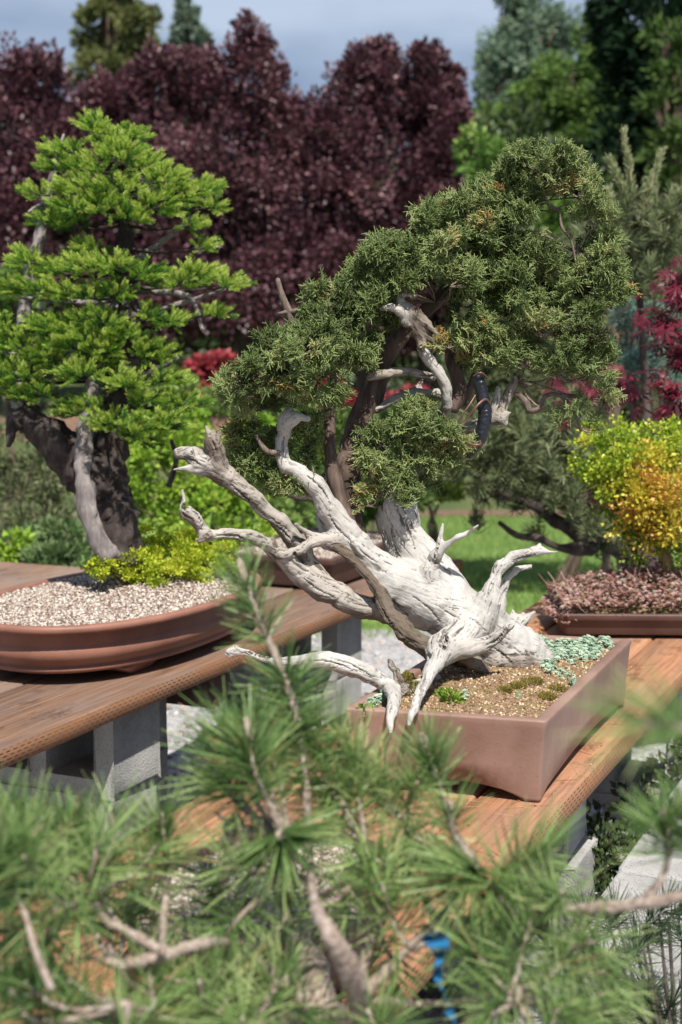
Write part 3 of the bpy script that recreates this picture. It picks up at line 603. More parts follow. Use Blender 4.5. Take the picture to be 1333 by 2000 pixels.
limb([(786, 1345, 2.50, 10), (778, 1318, 2.49, 8), (768, 1302, 2.49, 7), (762, 1290, 2.49, 4)], .6)
limb([(776, 1345, 2.47, 8), (776, 1368, 2.40, 7), (770, 1394, 2.35, 4)], .05)
limb([(905, 1285, 2.6, 14), (928, 1296, 2.6, 15), (950, 1312, 2.62, 8)], .85)
# upper dead limbs in the crown
limb([(796, 600, 2.60, 9), (812, 618, 2.60, 13), (828, 645, 2.60, 10), (850, 672, 2.59, 3)], .9); limb([(806, 612, 2.6, 8), (836, 632, 2.59, 8), (858, 655, 2.58, 3)], .8); limb([(812, 640, 2.6, 8), (822, 668, 2.6, 5), (826, 684, 2.59, 2)], .9)
limb([(745, 603, 2.58, 6), (766, 600, 2.58, 9), (786, 612, 2.59, 12), (792, 630, 2.6, 10)], .35); limb([(795, 606, 2.6, 12), (782, 588, 2.6, 9), (790, 575, 2.6, 6), (812, 578, 2.6, 5)], .35)
limb([(820, 650, 2.61, 12), (832, 688, 2.61, 13), (850, 720, 2.61, 12), (868, 752, 2.62, 12), (874, 785, 2.63, 11), (868, 815, 2.66, 11), (850, 850, 2.70, 11), (826, 885, 2.73, 12)], .3)
limb([(720, 738, 2.66, 8), (760, 728, 2.66, 10), (800, 726, 2.66, 10), (845, 738, 2.65, 9)], .65)
limb([(735, 800, 2.70, 9), (770, 780, 2.70, 10), (805, 772, 2.69, 11), (855, 770, 2.67, 10)], .4); limb([(800, 772, 2.69, 8), (816, 758, 2.69, 7), (826, 742, 2.69, 4)], .4)
limb([(826, 890, 2.73, 12), (860, 862, 2.72, 12), (905, 838, 2.70, 11), (950, 822, 2.68, 9), (980, 818, 2.67, 8), (998, 806, 2.66, 3)], .5); limb([(980, 818, 2.67, 9), (988, 828, 2.67, 5)], .2, 2)
limb([(962, 818, 2.68, 7), (968, 790, 2.68, 7), (973, 758, 2.67, 4)], .2); limb([(980, 815, 2.67, 9), (990, 785, 2.68, 9), (1000, 760, 2.68, 8), (1008, 738, 2.68, 5)], .7)
limb([(545, 770, 2.56, 6), (547, 748, 2.56, 7), (558, 722, 2.56, 6), (580, 702, 2.56, 5)], .35)

hS = .0024
segs = []; lens = []
for rows, tone, sub in L:
    s = spline(rows, sub); n = len(s); wob = np.stack([vnoise(np.stack([np.arange(n)*.45+q*9.1+rows[0, 0]*50, np.full(n, q*1.7), np.zeros(n)], 1), 11+q) for q in range(3)], 1)
    s = s.copy(); s[1:-1, :3] += wob[1:-1]*np.minimum(s[1:-1, 3:4]*.25, .004); s[:, 3] *= 1+.12*vnoise(np.stack([np.arange(n)*.7+rows[0, 2]*31, np.zeros(n), np.zeros(n)], 1), 4)
    for a, b in zip(s[:-1], s[1:]): segs.append((a[:3], b[:3], a[3], b[3], tone))
    lens.append(len(s)-1)
allp = np.array([s_[0] for s_ in segs]+[s_[1] for s_ in segs]); lo = allp.min(0)-.09; hi = allp.max(0)+.09
dim = np.ceil((hi-lo)/hS).astype(int); E = np.zeros(dim, np.float32); kk = 1/.0042
k0 = 0
for nl in lens:
    sg_ = segs[k0:k0+nl]; k0 += nl; A1 = np.array([x[0] for x in sg_]+[x[1] for x in sg_]); Rm = max(max(x[2], x[3]) for x in sg_)+.016
    g0 = np.maximum(((A1.min(0)-Rm-lo)/hS).astype(int), 0); g1 = np.minimum(((A1.max(0)+Rm-lo)/hS).astype(int)+2, dim); loc = np.full(g1-g0, .016, np.float32)
    for a, b, ra_, rb_, tone in sg_:
        R_ = max(ra_, rb_)+.016; i0 = np.maximum(((np.minimum(a, b)-R_-lo)/hS).astype(int), g0); i1 = np.minimum(((np.maximum(a, b)+R_-lo)/hS).astype(int)+2, g1)
        X = (lo[0]+np.arange(i0[0], i1[0])*hS)[:, None, None]; Y = (lo[1]+np.arange(i0[1], i1[1])*hS)[None, :, None]; Z = (lo[2]+np.arange(i0[2], i1[2])*hS)[None, None]
        ab = b-a; l2 = ab.dot(ab)+1e-12; t_ = np.clip(((X-a[0])*ab[0]+(Y-a[1])*ab[1]+(Z-a[2])*ab[2])/l2, 0, 1)
        d = np.sqrt((X-a[0]-t_*ab[0])**2+(Y-a[1]-t_*ab[1])**2+(Z-a[2]-t_*ab[2])**2)-(ra_+(rb_-ra_)*t_); q = tuple(slice(*x) for x in zip(i0-g0, i1-g0)); loc[q] = np.minimum(loc[q], d)
    E[tuple(slice(*x) for x in zip(g0, g1))] += np.where(loc < .016, np.exp(-kk*np.clip(loc, -.05, .016)), 0)
Fld = np.where(E > 0, -np.log(np.maximum(E, 1e-20))/kk+.0006, .016).astype(np.float32); del E
# hollows
def hollow(px, py, d, r, l=(0, 0)):
    global Fld
    c = P(px, py, d); i0 = np.maximum(((c-3*r-lo)/hS).astype(int), 0); i1 = np.minimum(((c+3*r-lo)/hS).astype(int), dim)
    X, Y, Z = np.meshgrid(*[lo[q]+np.arange(i0[q], i1[q])*hS for q in range(3)], indexing='ij')
    dd = np.sqrt(((X-c[0])/(1+l[0]))**2+(Y-c[1])**2/4+((Z-c[2])/(1+l[1]))**2)-r; s_ = np.s_[i0[0]:i1[0], i0[1]:i1[1], i0[2]:i1[2]]; Fld[s_] = np.maximum(Fld[s_], -dd)
hollow(871, 1250, 2.535, .0055, (0, .9)); hollow(838, 1282, 2.515, .006); hollow(768, 1382, 2.46, .0045, (0, .3)); hollow(766, 1352, 2.478, .004, (0, .8)); hollow(826, 1346, 2.475, .0035, (0, .5))
hollow(362, 990, 2.43, .006, (.4, 0)); hollow(806, 1322, 2.5, .004); hollow(868, 1266, 2.53, .005)
GP = []
def hit(px, py):
    ds = np.arange(2.36, 2.86, .002); pp = np.array([P(px, py, d) for d in ds]); ii = ((pp-lo)/hS).astype(int); ok = ((ii >= 0) & (ii < dim)).all(1); v = np.full(len(ds), 1.); v[ok] = Fld[tuple(ii[ok].T)]
    w = np.nonzero(v < 0)[0]; return pp[w[0]] if len(w) else None
def gouge(pts, r0=2.6, dark=1.0):
    global Fld
    s_ = spline([(x, y, 0, r0*(.35 if k in (0, len(pts)-1) else RNG.uniform(.6, 1.1))) for k, (x, y) in enumerate(pts)], 26); prev = [(hit(a, b_), r_) for a, b_, _, r_ in s_]
    for c, rp_ in prev:
        if c is None: continue
        r = rp_*2.6/F; GP.append((c, r, dark)); i0 = np.maximum(((c-.012-lo)/hS).astype(int), 0); i1 = np.minimum(((c+.012-lo)/hS).astype(int), dim); X, Y, Z = np.meshgrid(*[lo[q]+np.arange(i0[q], i1[q])*hS for q in range(3)], indexing='ij')
        sl_ = tuple(slice(*x) for x in zip(i0, i1)); Fld[sl_] = np.maximum(Fld[sl_], r-np.sqrt((X-c[0])**2+((Y-c[1])/2.2)**2+(Z-c[2])**2))
for g in ([(868, 1232), (871, 1246), (870, 1262)], [(700, 1068), (712, 1082), (738, 1100)], [(745, 1140), (770, 1175), (802, 1205)], [(735, 1160), (756, 1205), (790, 1245)], [(905, 1200), (930, 1215), (955, 1240)], [(972, 1180), (984, 1160), (990, 1146)], [(950, 1170), (962, 1140), (978, 1108)], [(1000, 1096), (1022, 1088), (1048, 1082)],
          [(990, 1225), (972, 1248), (946, 1262)], [(915, 1246), (940, 1250), (965, 1243)], [(848, 1300), (836, 1330), (822, 1362)], [(812, 1352), (806, 1375), (803, 1395)], [(765, 1362), (762, 1385), (762, 1402)], [(790, 1010), (800, 1040), (812, 1075)], [(762, 1010), (770, 1060), (788, 1100)], [(780, 925), (788, 960), (792, 990)],
          [(640, 1000), (662, 1035), (690, 1060)], [(600, 928), (628, 955), (648, 990)], [(556, 850), (552, 876), (558, 896)], [(445, 940), (485, 975), (520, 1008)], [(530, 1018), (556, 1040), (580, 1070)], [(405, 905), (420, 880), (412, 850)], [(358, 890), (376, 898), (392, 908)], [(580, 1118), (620, 1150), (665, 1172)], [(600, 1110), (650, 1145), (700, 1172)],
          [(366, 990), (384, 1006), (398, 1030)], [(420, 1046), (460, 1046), (500, 1060)], [(480, 1272), (520, 1284), (560, 1290)], [(600, 1288), (650, 1294), (700, 1312)], [(640, 1284), (690, 1300), (735, 1326)], [(850, 1180), (880, 1200), (905, 1215)], [(800, 1160), (840, 1190), (860, 1215)], [(1000, 1262), (1020, 1280), (1032, 1294)], [(960, 1262), (985, 1280), (1000, 1298)], [(842, 1110), (850, 1085), (858, 1060)]): gouge(g, 2.3)
for x, y, r in ((873, 1250, 6), (838, 1281, 5.5), (868, 1268, 4), (769, 1383, 4.5), (762, 1350, 3), (827, 1346, 3), (808, 1322, 4), (361, 992, 7), (420, 838, 4), (733, 1172, 7), (575, 1082, 4)): gouge([(x, y-2), (x, y), (x+1, y+3)], r)
DV, DQ = surfnets(Fld, lo, hS); del Fld
def subdiv(V, Q):
    n = len(V); e = np.concatenate([Q[:, [k, (k+1) % 4]] for k in range(4)]); e.sort(axis=1); key = e[:, 0].astype(np.int64)*n+e[:, 1]; u, inv = np.unique(key, return_inverse=True)
    em = (V[u//n]+V[u % n])/2; m = len(Q); E_ = inv.reshape(4, m)+n; fc = n+len(u)+np.arange(m); V2 = np.vstack([V, em, V[Q].mean(1)])
    return V2, np.concatenate([np.stack([Q[:, k], E_[k], fc, E_[(k+3) % 4]], 1) for k in range(4)])
def relax(V, Q, it, f):
    for _ in range(it):
        A = np.zeros_like(V); w = np.zeros(len(V)); c = V[Q].mean(1)
        for k in range(4):
            for q in range(3): A[:, q] += np.bincount(Q[:, k], c[:, q], len(V))
            w += np.bincount(Q[:, k], minlength=len(V))
        V = V+f*(A/np.maximum(w, 1)[:, None]-V)
    return V
DV, DQ = subdiv(DV, DQ); DV = relax(DV, DQ, 2, .6)
N_ = len(DV); bd = np.full(N_, 9.); gd = np.zeros((N_, 3)); tone_ = np.zeros(N_); wsum = np.zeros(N_)
for a, b, ra_, rb_, tone in segs:
    c = (a+b)/2; R_ = np.linalg.norm(b-a)/2+max(ra_, rb_)+.03; m_ = np.nonzero(np.abs(DV-c).max(1) < R_)[0]
    if not len(m_): continue
    p = DV[m_]; ab = b-a; t_ = np.clip(((p-a)@ab)/(ab@ab+1e-12), 0, 1); d = np.linalg.norm(p-a-t_[:, None]*ab, axis=1)-(ra_+(rb_-ra_)*t_)
    w = np.exp(-np.maximum(d, -.004)*600); u_ = ab/(np.linalg.norm(ab)+1e-9); sg = np.sign(gd[m_]@u_); sg[sg == 0] = 1
    gd[m_] += (w*sg)[:, None]*u_; tone_[m_] += w*tone; wsum[m_] += w
gd /= np.linalg.norm(gd, axis=1)[:, None]+1e-9; tone_ /= wsum+1e-9
# normals
fn = np.cross(DV[DQ[:, 2]]-DV[DQ[:, 0]], DV[DQ[:, 3]]-DV[DQ[:, 1]]); VN = np.zeros_like(DV)
for q in range(4):
    for c_ in range(3): VN[:, c_] += np.bincount(DQ[:, q], fn[:, c_], N_)
VN /= np.linalg.norm(VN, axis=1)[:, None]+1e-12
# slight spiral of the grain, then noise averaged along it
gt = np.cross(VN, gd); dirn = gd+.18*gt; dirn += .12*np.stack([vnoise(DV*30, 40+q) for q in range(3)], 1); dirn -= VN*(dirn*VN).sum(1)[:, None]; dirn /= np.linalg.norm(dirn, axis=1)[:, None]+1e-9
def streak(freq, span, seed, n=9):
    r = 0
    for s_ in np.linspace(-span, span, n): r = r+vnoise((DV+dirn*s_)*freq, seed)
    return r/math.sqrt(n)
s1 = streak(75, .036, 1, 9); s2 = streak(210, .026, 2, 13); s3 = streak(420, .018, 3, 15)
low = fbm(DV*28, 70, 3); pit = vnoise(DV*95, 77)
rough_ = np.clip(.35+low+.7*tone_, .2, 1.6); knob = vnoise(DV*130, 88)
disp = (.0013*s1+.0007*s2+.0006*s3)*rough_+.0018*low+.0013*knob*np.clip(tone_*1.5-.35, 0, 1)-.0035*np.clip(-s1-.75, 0, 1)
thin = np.clip(wsum, 0, 1)
DV2 = DV+VN*disp[:, None]
crack = np.clip((-s2*.75-s1*.45-.62)*2.4, 0, 1)*np.clip(rough_*1.2, 0, 1)+np.clip((-s3-.72)*1.5, 0, .7)*np.clip(rough_, .3, 1)
under = np.clip(-(VN[:, 2]*.75+VN[:, 0]*.55)*1.25+.12+.8*low+.25*s1, 0, 1)*np.clip(.35+tone_, 0, 1)  # brown bark plus shade painted on faces turned down and left
def pc(s_, a, b_): lo_, hi_ = np.percentile(s_[::7], [a, b_]); return np.clip((hi_-s_)/(hi_-lo_), 0, 1)
crack = np.maximum(pc(s2+.5*s1, 3, 13)*.95, pc(s3, 3, 20)*.8)*np.clip(.7+.9*low+tone_*.8, .35, 1)
val = np.clip(crack, 0, 1)
ox = np.argsort(DV[:, 0]); xs_ = DV[ox, 0]
for c, r, dk in GP:
    m_ = ox[np.searchsorted(xs_, c[0]-r-.004):np.searchsorted(xs_, c[0]+r+.004)]; m_ = m_[np.abs(DV[m_]-c).max(1) < r+.004]; d = np.linalg.norm(DV[m_]-c, axis=1); val[m_] = np.maximum(val[m_], dk*np.clip((r*1.15-d)/.0015, 0, 1)*.75)
jun_base = UV(0, 0, 0)+np.array([P(1020, 1290, 2.72)[0], P(1020, 1290, 2.72)[1], ZR-.012])
JT = thing('juniper_bonsai', jun_base, 'large driftwood juniper bonsai with bleached white leaning trunk and dense green crown', 'bonsai tree')
m, t, b = nodes('driftwood'); at = lambda k: (lambda a: (setattr(a, 'attribute_name', k), a.outputs['Fac'])[1])(t.nodes.new('ShaderNodeAttribute'))
v = objvec(t); n = noise(t, 30, 5, v, .6); n2 = noise(t, 420, 3, v, .6); n3 = noise(t, 9, 3, v)
w1 = mixc(t, n.outputs[0], (.355, .345, .33), (.64, .625, .60)); w2 = mixc(t, n.outputs[0], (.13, .095, .065), (.36, .285, .21))
tn = ramp(t, [(0, (0, 0, 0)), (1, (1, 1, 1))]); t.links.new(at('tone'), tn.inputs[0]); tf = mathn(t, 'MULTIPLY_ADD', n3.outputs[0], .5, -.25); tf2 = t.nodes.new('ShaderNodeClamp'); t.links.new(mathn(t, 'ADD', tn.outputs[0], tf), tf2.inputs[0])
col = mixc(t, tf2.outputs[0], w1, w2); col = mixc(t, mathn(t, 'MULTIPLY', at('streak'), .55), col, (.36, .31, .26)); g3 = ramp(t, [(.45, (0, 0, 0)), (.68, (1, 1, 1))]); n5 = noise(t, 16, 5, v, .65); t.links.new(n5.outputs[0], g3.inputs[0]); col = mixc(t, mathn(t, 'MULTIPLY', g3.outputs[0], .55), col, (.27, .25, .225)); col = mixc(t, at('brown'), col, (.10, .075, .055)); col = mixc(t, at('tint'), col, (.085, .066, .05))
t.links.new(col, b.inputs['Base Color']); b.inputs['Roughness'].default_value = .8; b.inputs['Specular IOR Level'].default_value = .25
bump(t, b, mathn(t, 'SUBTRACT', n2.outputs[0], mathn(t, 'MULTIPLY', at('tint'), 2)), .35, .0015); WOOD = m
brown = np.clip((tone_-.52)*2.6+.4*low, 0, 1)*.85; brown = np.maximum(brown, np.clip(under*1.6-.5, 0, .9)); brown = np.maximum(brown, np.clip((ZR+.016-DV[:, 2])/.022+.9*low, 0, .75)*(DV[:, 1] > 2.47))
gy = np.clip((ZR+.012-DV[:, 2])/.02, 0, 1)*0
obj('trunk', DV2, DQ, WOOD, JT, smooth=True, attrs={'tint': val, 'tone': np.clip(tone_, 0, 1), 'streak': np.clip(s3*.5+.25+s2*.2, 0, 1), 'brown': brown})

BARK = barkmat('juniper_bark', (.045, .03, .024), (.13, .085, .065), (.26, .19, .155), 70, .12)
BARKG = barkmat('grey_twig', (.07, .05, .04), (.17, .125, .10), (.30, .24, .20), 120, .3)
def limbs(name, lst, mat, parent, rough=.35, n=9, freq=150): 
    for rows in lst:
        mb = MB(); V, Q, T = tube(PX(rows), n, rough, int(rows[0][0]), 5, freq, .15); mb.add(V, Q, T); mb.obj(name, mat, parent, smooth=True)
limbs('live_branch', [
    [(712, 1085, 2.67, 12), (698, 1030, 2.68, 17), (686, 975, 2.68, 19), (682, 920, 2.68, 22), (690, 870, 2.69, 22), (706, 820, 2.70, 22), (728, 770, 2.70, 22), (742, 725, 2.70, 20), (765, 680, 2.69, 17), (800, 640, 2.70, 15), (850, 590, 2.71, 13), (905, 530, 2.72, 11), (960, 470, 2.72, 9), (1010, 400, 2.72, 7), (1040, 340, 2.72, 4)],
    [(700, 1068, 2.64, 8), (682, 1022, 2.63, 14), (664, 972, 2.625, 15), (655, 935, 2.62, 14), (646, 890, 2.63, 13), (643, 840, 2.64, 12), (646, 780, 2.65, 11), (655, 720, 2.65, 8), (670, 660, 2.66, 6)],
    [(880, 800, 2.68, 14), (898, 770, 2.68, 14), (892, 730, 2.68, 12), (880, 690, 2.69, 10), (900, 640, 2.70, 8), (950, 590, 2.71, 7), (1010, 560, 2.72, 6), (1080, 530, 2.72, 5), (1150, 500, 2.72, 3)],
    [(905, 790, 2.69, 8), (925, 740, 2.69, 8), (950, 690, 2.70, 7), (1000, 650, 2.71, 6), (1070, 630, 2.71, 5), (1140, 640, 2.71, 3)]], BARK, JT)
limbs('twisted_branch', [
    [(1004, 765, 2.68, 5), (1028, 785, 2.68, 6), (1036, 802, 2.68, 6), (1056, 795, 2.68, 6), (1062, 776, 2.68, 5), (1088, 770, 2.68, 5), (1108, 785, 2.68, 4.5), (1124, 812, 2.68, 4), (1136, 842, 2.68, 3)],
    [(1090, 772, 2.68, 4), (1130, 775, 2.68, 4), (1160, 790, 2.69, 3), (1190, 810, 2.69, 2)],
    [(1000, 690, 2.66, 5), (1025, 700, 2.66, 6), (1045, 722, 2.66, 5), (1080, 722, 2.66, 5), (1110, 745, 2.66, 4), (1150, 735, 2.66, 3)],
    [(1050, 340, 2.66, 3), (1062, 372, 2.65, 3), (1072, 400, 2.65, 3), (1092, 412, 2.65, 3), (1098, 444, 2.65, 3), (1116, 470, 2.65, 2.5), (1128, 520, 2.66, 2.5), (1150, 545, 2.66, 2)],
    [(990, 470, 2.67, 4), (1030, 452, 2.66, 3), (1070, 462, 2.66, 3), (1110, 484, 2.66, 3), (1160, 510, 2.66, 2)],
    [(560, 330+380, 2.57, 4), (545, 700, 2.56, 4), (520, 720, 2.55, 3.5), (490, 740, 2.55, 3), (450, 765, 2.55, 2)],
    [(500, 850, 2.56, 4), (520, 880, 2.56, 5), (548, 885, 2.57, 6)], [(575, 640, 2.66, 8), (566, 612, 2.66, 8), (553, 580, 2.66, 7), (543, 545, 2.66, 5)], [(566, 610, 2.66, 6), (582, 606, 2.65, 5), (584, 600, 2.65, 3)], [(562, 610, 2.66, 5), (545, 612, 2.65, 3)]], BARKG, JT, .3, 7, 220)

# branch wrapped in black tape
wp = [(932, 735, 2.62, 12), (940, 760, 2.62, 13), (946, 790, 2.62, 13), (947, 820, 2.62, 14), (940, 850, 2.62, 14), (926, 872, 2.63, 13), (912, 888, 2.64, 11)]
s = spline(PX(wp), 10); s[:, 3] *= 1+.010*np.sin(np.arange(len(s))*2.3)+.05*vnoise(np.arange(len(s))[:, None]*np.array([[.8, 0, 0]]), 3)
V, Q, T = tube([tuple(x) for x in s], 14, .12, 2, 2, 300, .5)
m, t, b = nodes('black_tape'); b.inputs['Base Color'].default_value = (.012, .013, .017, 1); b.inputs['Roughness'].default_value = .28; n = noise(t, 160, 3, objvec(t)); bump(t, b, n.outputs[0], .4, .003)
obj('taped_branch', V, [Q, np.array(T)], m, JT, smooth=True)
m, t, b = nodes('copper_wire'); b.inputs['Base Color'].default_value = (.16, .085, .065, 1); b.inputs['Roughness'].default_value = .45; b.inputs['Metallic'].default_value = .4; WIRE = m
for path in ([(898, 838, 2.60, 2.6), (912, 820, 2.6, 2.6), (930, 795, 2.59, 2.6), (948, 780, 2.6, 2.6), (958, 790, 2.62, 2.6)], [(902, 862, 2.61, 2.6), (920, 868, 2.59, 2.6), (938, 868, 2.59, 2.6), (936, 858, 2.62, 2.6)], [(880, 850, 2.62, 2), (900, 815, 2.61, 2), (918, 790, 2.61, 2), (930, 770, 2.62, 2)], [(925, 735, 2.61, 2.2), (940, 728, 2.60, 2.2), (952, 738, 2.62, 2.2)]):
    V, Q, T = tube(PX(path), 7, 0, 0, 6); obj('wire', V, [Q, np.array(T)], WIRE, JT, smooth=True)

# foliage: fans of scale-leaf twigs
def spray(seed, L=.034):
    rg = np.random.default_rng(seed); out = []
    def twig(a, d, l, r, lev):
        d = d/np.linalg.norm(d); n = 2 if lev < 2 else 1; p = a; 
        for k in range(n):
            q = p+(d+.18*rg.normal(size=3))*l/n; V_, Q_ = prism(p, q, r*(1-.1*k), r*(.9-.25*(lev == 2)), 3); out.append((V_, Q_, (-.28, -.05, .1)[lev] if lev < 2 else rg.uniform(0, .22))); p = q
        if lev < 2:
            m_ = (9, 5)[lev]
            for k in range(m_):
                f = (k+.8)/m_; side = 1 if k % 2 else -1; ax = np.cross(d, [0, 1, .3*rg.normal()]); ax /= np.linalg.norm(ax)+1e-9
                dd = d*.78+ax*side*.75+rg.normal(size=3)*[.2, .42, .2]; twig(a+(d*l)*f, dd, l*(.55-.22*f)*rg.uniform(.8, 1.2) if lev == 0 else l*.62*rg.uniform(.7, 1.2), (.00108, .00105)[lev], lev+1)
    twig(np.zeros(3), np.array([0, 0, 1.]), L, .0009, 0); return merge(out)
SPR = [spray(k) for k in range(6)]
pads = [(1050, 330, 58, 42), (1108, 345, 48, 34), (1000, 355, 50, 40), (960, 405, 52, 40), (1130, 385, 32, 40), (905, 425, 58, 36), (845, 440, 60, 24), (1015, 425, 52, 40), (1160, 440, 26, 48), (1178, 495, 38, 42), (1192, 540, 32, 36), (950, 480, 70, 46), (872, 495, 68, 42), (795, 500, 58, 38), (742, 530, 46, 34), (1040, 520, 56, 46), (1105, 565, 60, 42), (965, 560, 72, 46), (880, 560, 54, 36), (1040, 600, 68, 46), (1148, 595, 44, 40), (905, 640, 56, 46), (962, 680, 50, 40), (878, 680, 34, 20), (1062, 660, 56, 40), (1130, 690, 66, 28), (1188, 710, 30, 24), (1025, 715, 50, 24), (1090, 730, 50, 22),
        (712, 570, 50, 34), (655, 600, 44, 36), (718, 640, 58, 48), (660, 680, 66, 46), (612, 650, 36, 28), (592, 700, 56, 36), (540, 690, 46, 32), (505, 738, 50, 30), (458, 765, 34, 20), (620, 745, 58, 36), (685, 708, 40, 28), (560, 775, 50, 34), (512, 800, 54, 34), (482, 855, 40, 36), (522, 895, 55, 40), (492, 925, 40, 34), (560, 945, 46, 34), (600, 965, 26, 22), (605, 850, 30, 34), (640, 640, 40, 40),
        (795, 830, 56, 32), (850, 830, 50, 38), (745, 872, 46, 36), (800, 890, 46, 32), (868, 880, 38, 32), (822, 905, 42, 24), (722, 930, 34, 30), (755, 968, 44, 26), (818, 955, 36, 26), (728, 990, 26, 16), (780, 560, 50, 35), (735, 600, 44, 35), (800, 540, 50, 40),
        (1118, 800, 34, 20), (1160, 790, 26, 18), (1140, 840, 22, 14)]
pos = []; D = []; TI = []; tw = MB(); node = [P(a, b, 2.7) for a, b in ((742, 725), (850, 590), (905, 530), (960, 470), (1010, 400), (950, 690), (1070, 630), (1080, 530), (646, 780), (655, 720), (545, 760), (520, 880), (800, 772), (826, 850), (1008, 738))]
node = np.array(node)
for q, (a, b, rx, ry) in enumerate(pads):
    small = b > 780
    layers = [(0, -.035, 1.0)] if small else [(0, -.055, 1.0), (1, .03, .95), (2, .10, .8)]
    for ly, dd, f in layers:
        d0 = 2.66+dd+RNG.uniform(-.02, .02)+(.05 if a > 900 else 0)*(ly == 0)-(.07 if a < 640 else 0)
        if 680 < a < 910 and b > 800: d0 = 2.635
        if a < 640 and b > 780: d0 = 2.615 if ly == 0 else 2.70
        if ly and 670 < a < 985 and b > 600: continue
        if ly == 2 and (b > 560 or a < 800): continue
        c = P(a, b, d0); R3 = np.array([rx, 0, ry])*f*d0/F; R3[1] = min(.055, R3[0]*.9)
        n_ = int(rx*ry*f*f*.0230*(1.0 if ly == 0 else .38))
        if b > 780 and a > 1000: n_ = int(n_*.5)
        m2 = max(3, n_//8); nd = rdir(m2); nd[:, 2] = np.abs(nd[:, 2])*np.where(RNG.uniform(0, 1, m2) < .7, 1, -1); kn = RNG.uniform(.15, 1, m2)**.6; wi = RNG.integers(0, m2, n_)
        dr = nd[wi]; pp = c+dr*kn[wi][:, None]*R3*.80+RNG.normal(0, .003, (n_, 3)); dv = dr*.75+np.array([0, -.25 if ly == 0 else 0, .5])+rdir(n_)*.85
        pos.append(pp); D.append(dv); ti = RNG.normal(.52, .09, n_)+RNG.normal(0, .08)+RNG.normal(0, .12, m2)[wi]+(.06 if (680 < a < 910 and b > 800) else 0)
        TI.append(ti)
        if ly < 2:
            j = np.argmin(((node-c)**2).sum(1)); mid = (node[j]+c)/2+RNG.normal(0, .008, 3)-[0, 0, .008]
            V, Q, T = tube([(*node[j], .0022), (*mid, .0018), (*c, .0011)], 5, .2, q, 3, 300); tw.add(V, Q, T)
            for w_ in range(9 if ly == 0 else 4):
                e_ = c+dr[w_ % n_]*R3*.8; mm = (c+e_)/2+RNG.normal(0, .004, 3); V, Q, T = tube([(*c, .0011), (*mm, .0009), (*e_, .0005)], 4, 0, q, 2); tw.add(V, Q, T)
pos = np.vstack(pos); D = np.vstack(D); TI = np.concatenate(TI)
odd = RNG.uniform(0, 1, len(TI)) < .005; TI[odd] = 1.15
yl = (np.abs(pos-P(840, 650, 2.6)).max(1) < .05) & (RNG.uniform(0, 1, len(TI)) < .3); TI[yl] = RNG.uniform(1.0, 1.3, yl.sum())
mb = MB(); scatter(mb, SPR, pos, D, RNG.uniform(.7, 1.15, len(pos)), TI*.86)
JLEAF = leafmat('juniper_leaf', [(0, (.035, .028, .016)), (.16, (.05, .065, .02)), (.32, (.13, .185, .055)), (.6, (.24, .315, .11)), (.84, (.40, .43, .18)), (1, (.42, .24, .07))], .18, .55, .3)
V, Fs, At = mb.get(); obj('foliage', V, Fs, JLEAF, JT, attrs={'tint': np.clip(At['tint'], 0, 1)})
TW = barkmat('pale_twigs', (.12, .085, .06), (.26, .20, .15), (.40, .33, .27), 200, .5); tw.obj('twigs', TW, JT, smooth=True)
print('juniper verts', len(DV), 'sprays', len(pos))

# mosses, stonecrop and small weeds growing in the juniper's pot: each a plant of its own
def rosette(seed, n=16):
    rg = np.random.default_rng(seed); V0, _, T0 = blobtri(); Vs = []; Ts = []; k = 0
    for i in range(n):
        f = i/n; el = math.radians(15+75*f+rg.normal()*6); az = i*2.4; d = np.array([math.cos(az)*math.cos(el), math.sin(az)*math.cos(el), math.sin(el)])
        R = rotmats(d[None], np.array([0.]))[0]; v = (V0*[.20, .14, .30])@R.T+d*.62*(1-.25*f); Vs.append(v); Ts.append(T0+k); k += 12
    return np.vstack(Vs), None, np.vstack(Ts)
ROS = [rosette(k) for k in range(4)]
SED = leafmat('stonecrop_leaf', [(0, (.16, .25, .18)), (.5, (.33, .45, .32)), (.85, (.54, .63, .49)), (1, (.45, .42, .28))], .1, .6, .3)
def pot_pt(a, b): 
    p = pot_xy(np.stack([np.atleast_1d(a)*(hx-.022), np.atleast_1d(b)*(hy-.022)], 1)); p[:, 2] = soil_z(np.atleast_1d(a), np.atleast_1d(b)); return p
def inv_pot(px, py):
    g = G(px, py, ZR); q = (g-PC)[:2]; M = np.linalg.inv(np.array([e1[:2], e2[:2]]).T); a, b_ = M@q; return a/(hx-.022), b_/(hy-.022)
def sedum(pts, n, label, size=.0070, hgt=.009):
    mb = MB(); c = np.array([inv_pot(*p[:2]) for p in pts]); r_ = np.array([p[2] for p in pts])/F*2.75
    w = RNG.integers(0, len(pts), n); o_ = RNG.normal(size=(n, 2))*.5; a = c[w, 0]+o_[:, 0]*r_[w]/(hx-.022); b_ = c[w, 1]+o_[:, 1]*r_[w]*2.2/(hy-.022)
    a = np.clip(a, -.96, .97); b_ = np.clip(b_, -.97, .975); p = pot_pt(a, b_); p[:, 2] += RNG.uniform(0, 1, n)**1.3*hgt*2.2*np.exp(-(o_**2).sum(1)*.7)
    scatter(mb, ROS, p, rdir(n)*.45+[0, 0, 1], size*RNG.uniform(.7, 1.25, n), np.clip(RNG.normal(.5, .2, n), 0, 1)); V, Fs, A = mb.get()
    return obj('stonecrop', V, Fs, SED, base=(p[:, 0].mean(), p[:, 1].mean(), ZR), attrs=A, label=label, category='stonecrop', group='stonecrop clumps in the juniper pot')
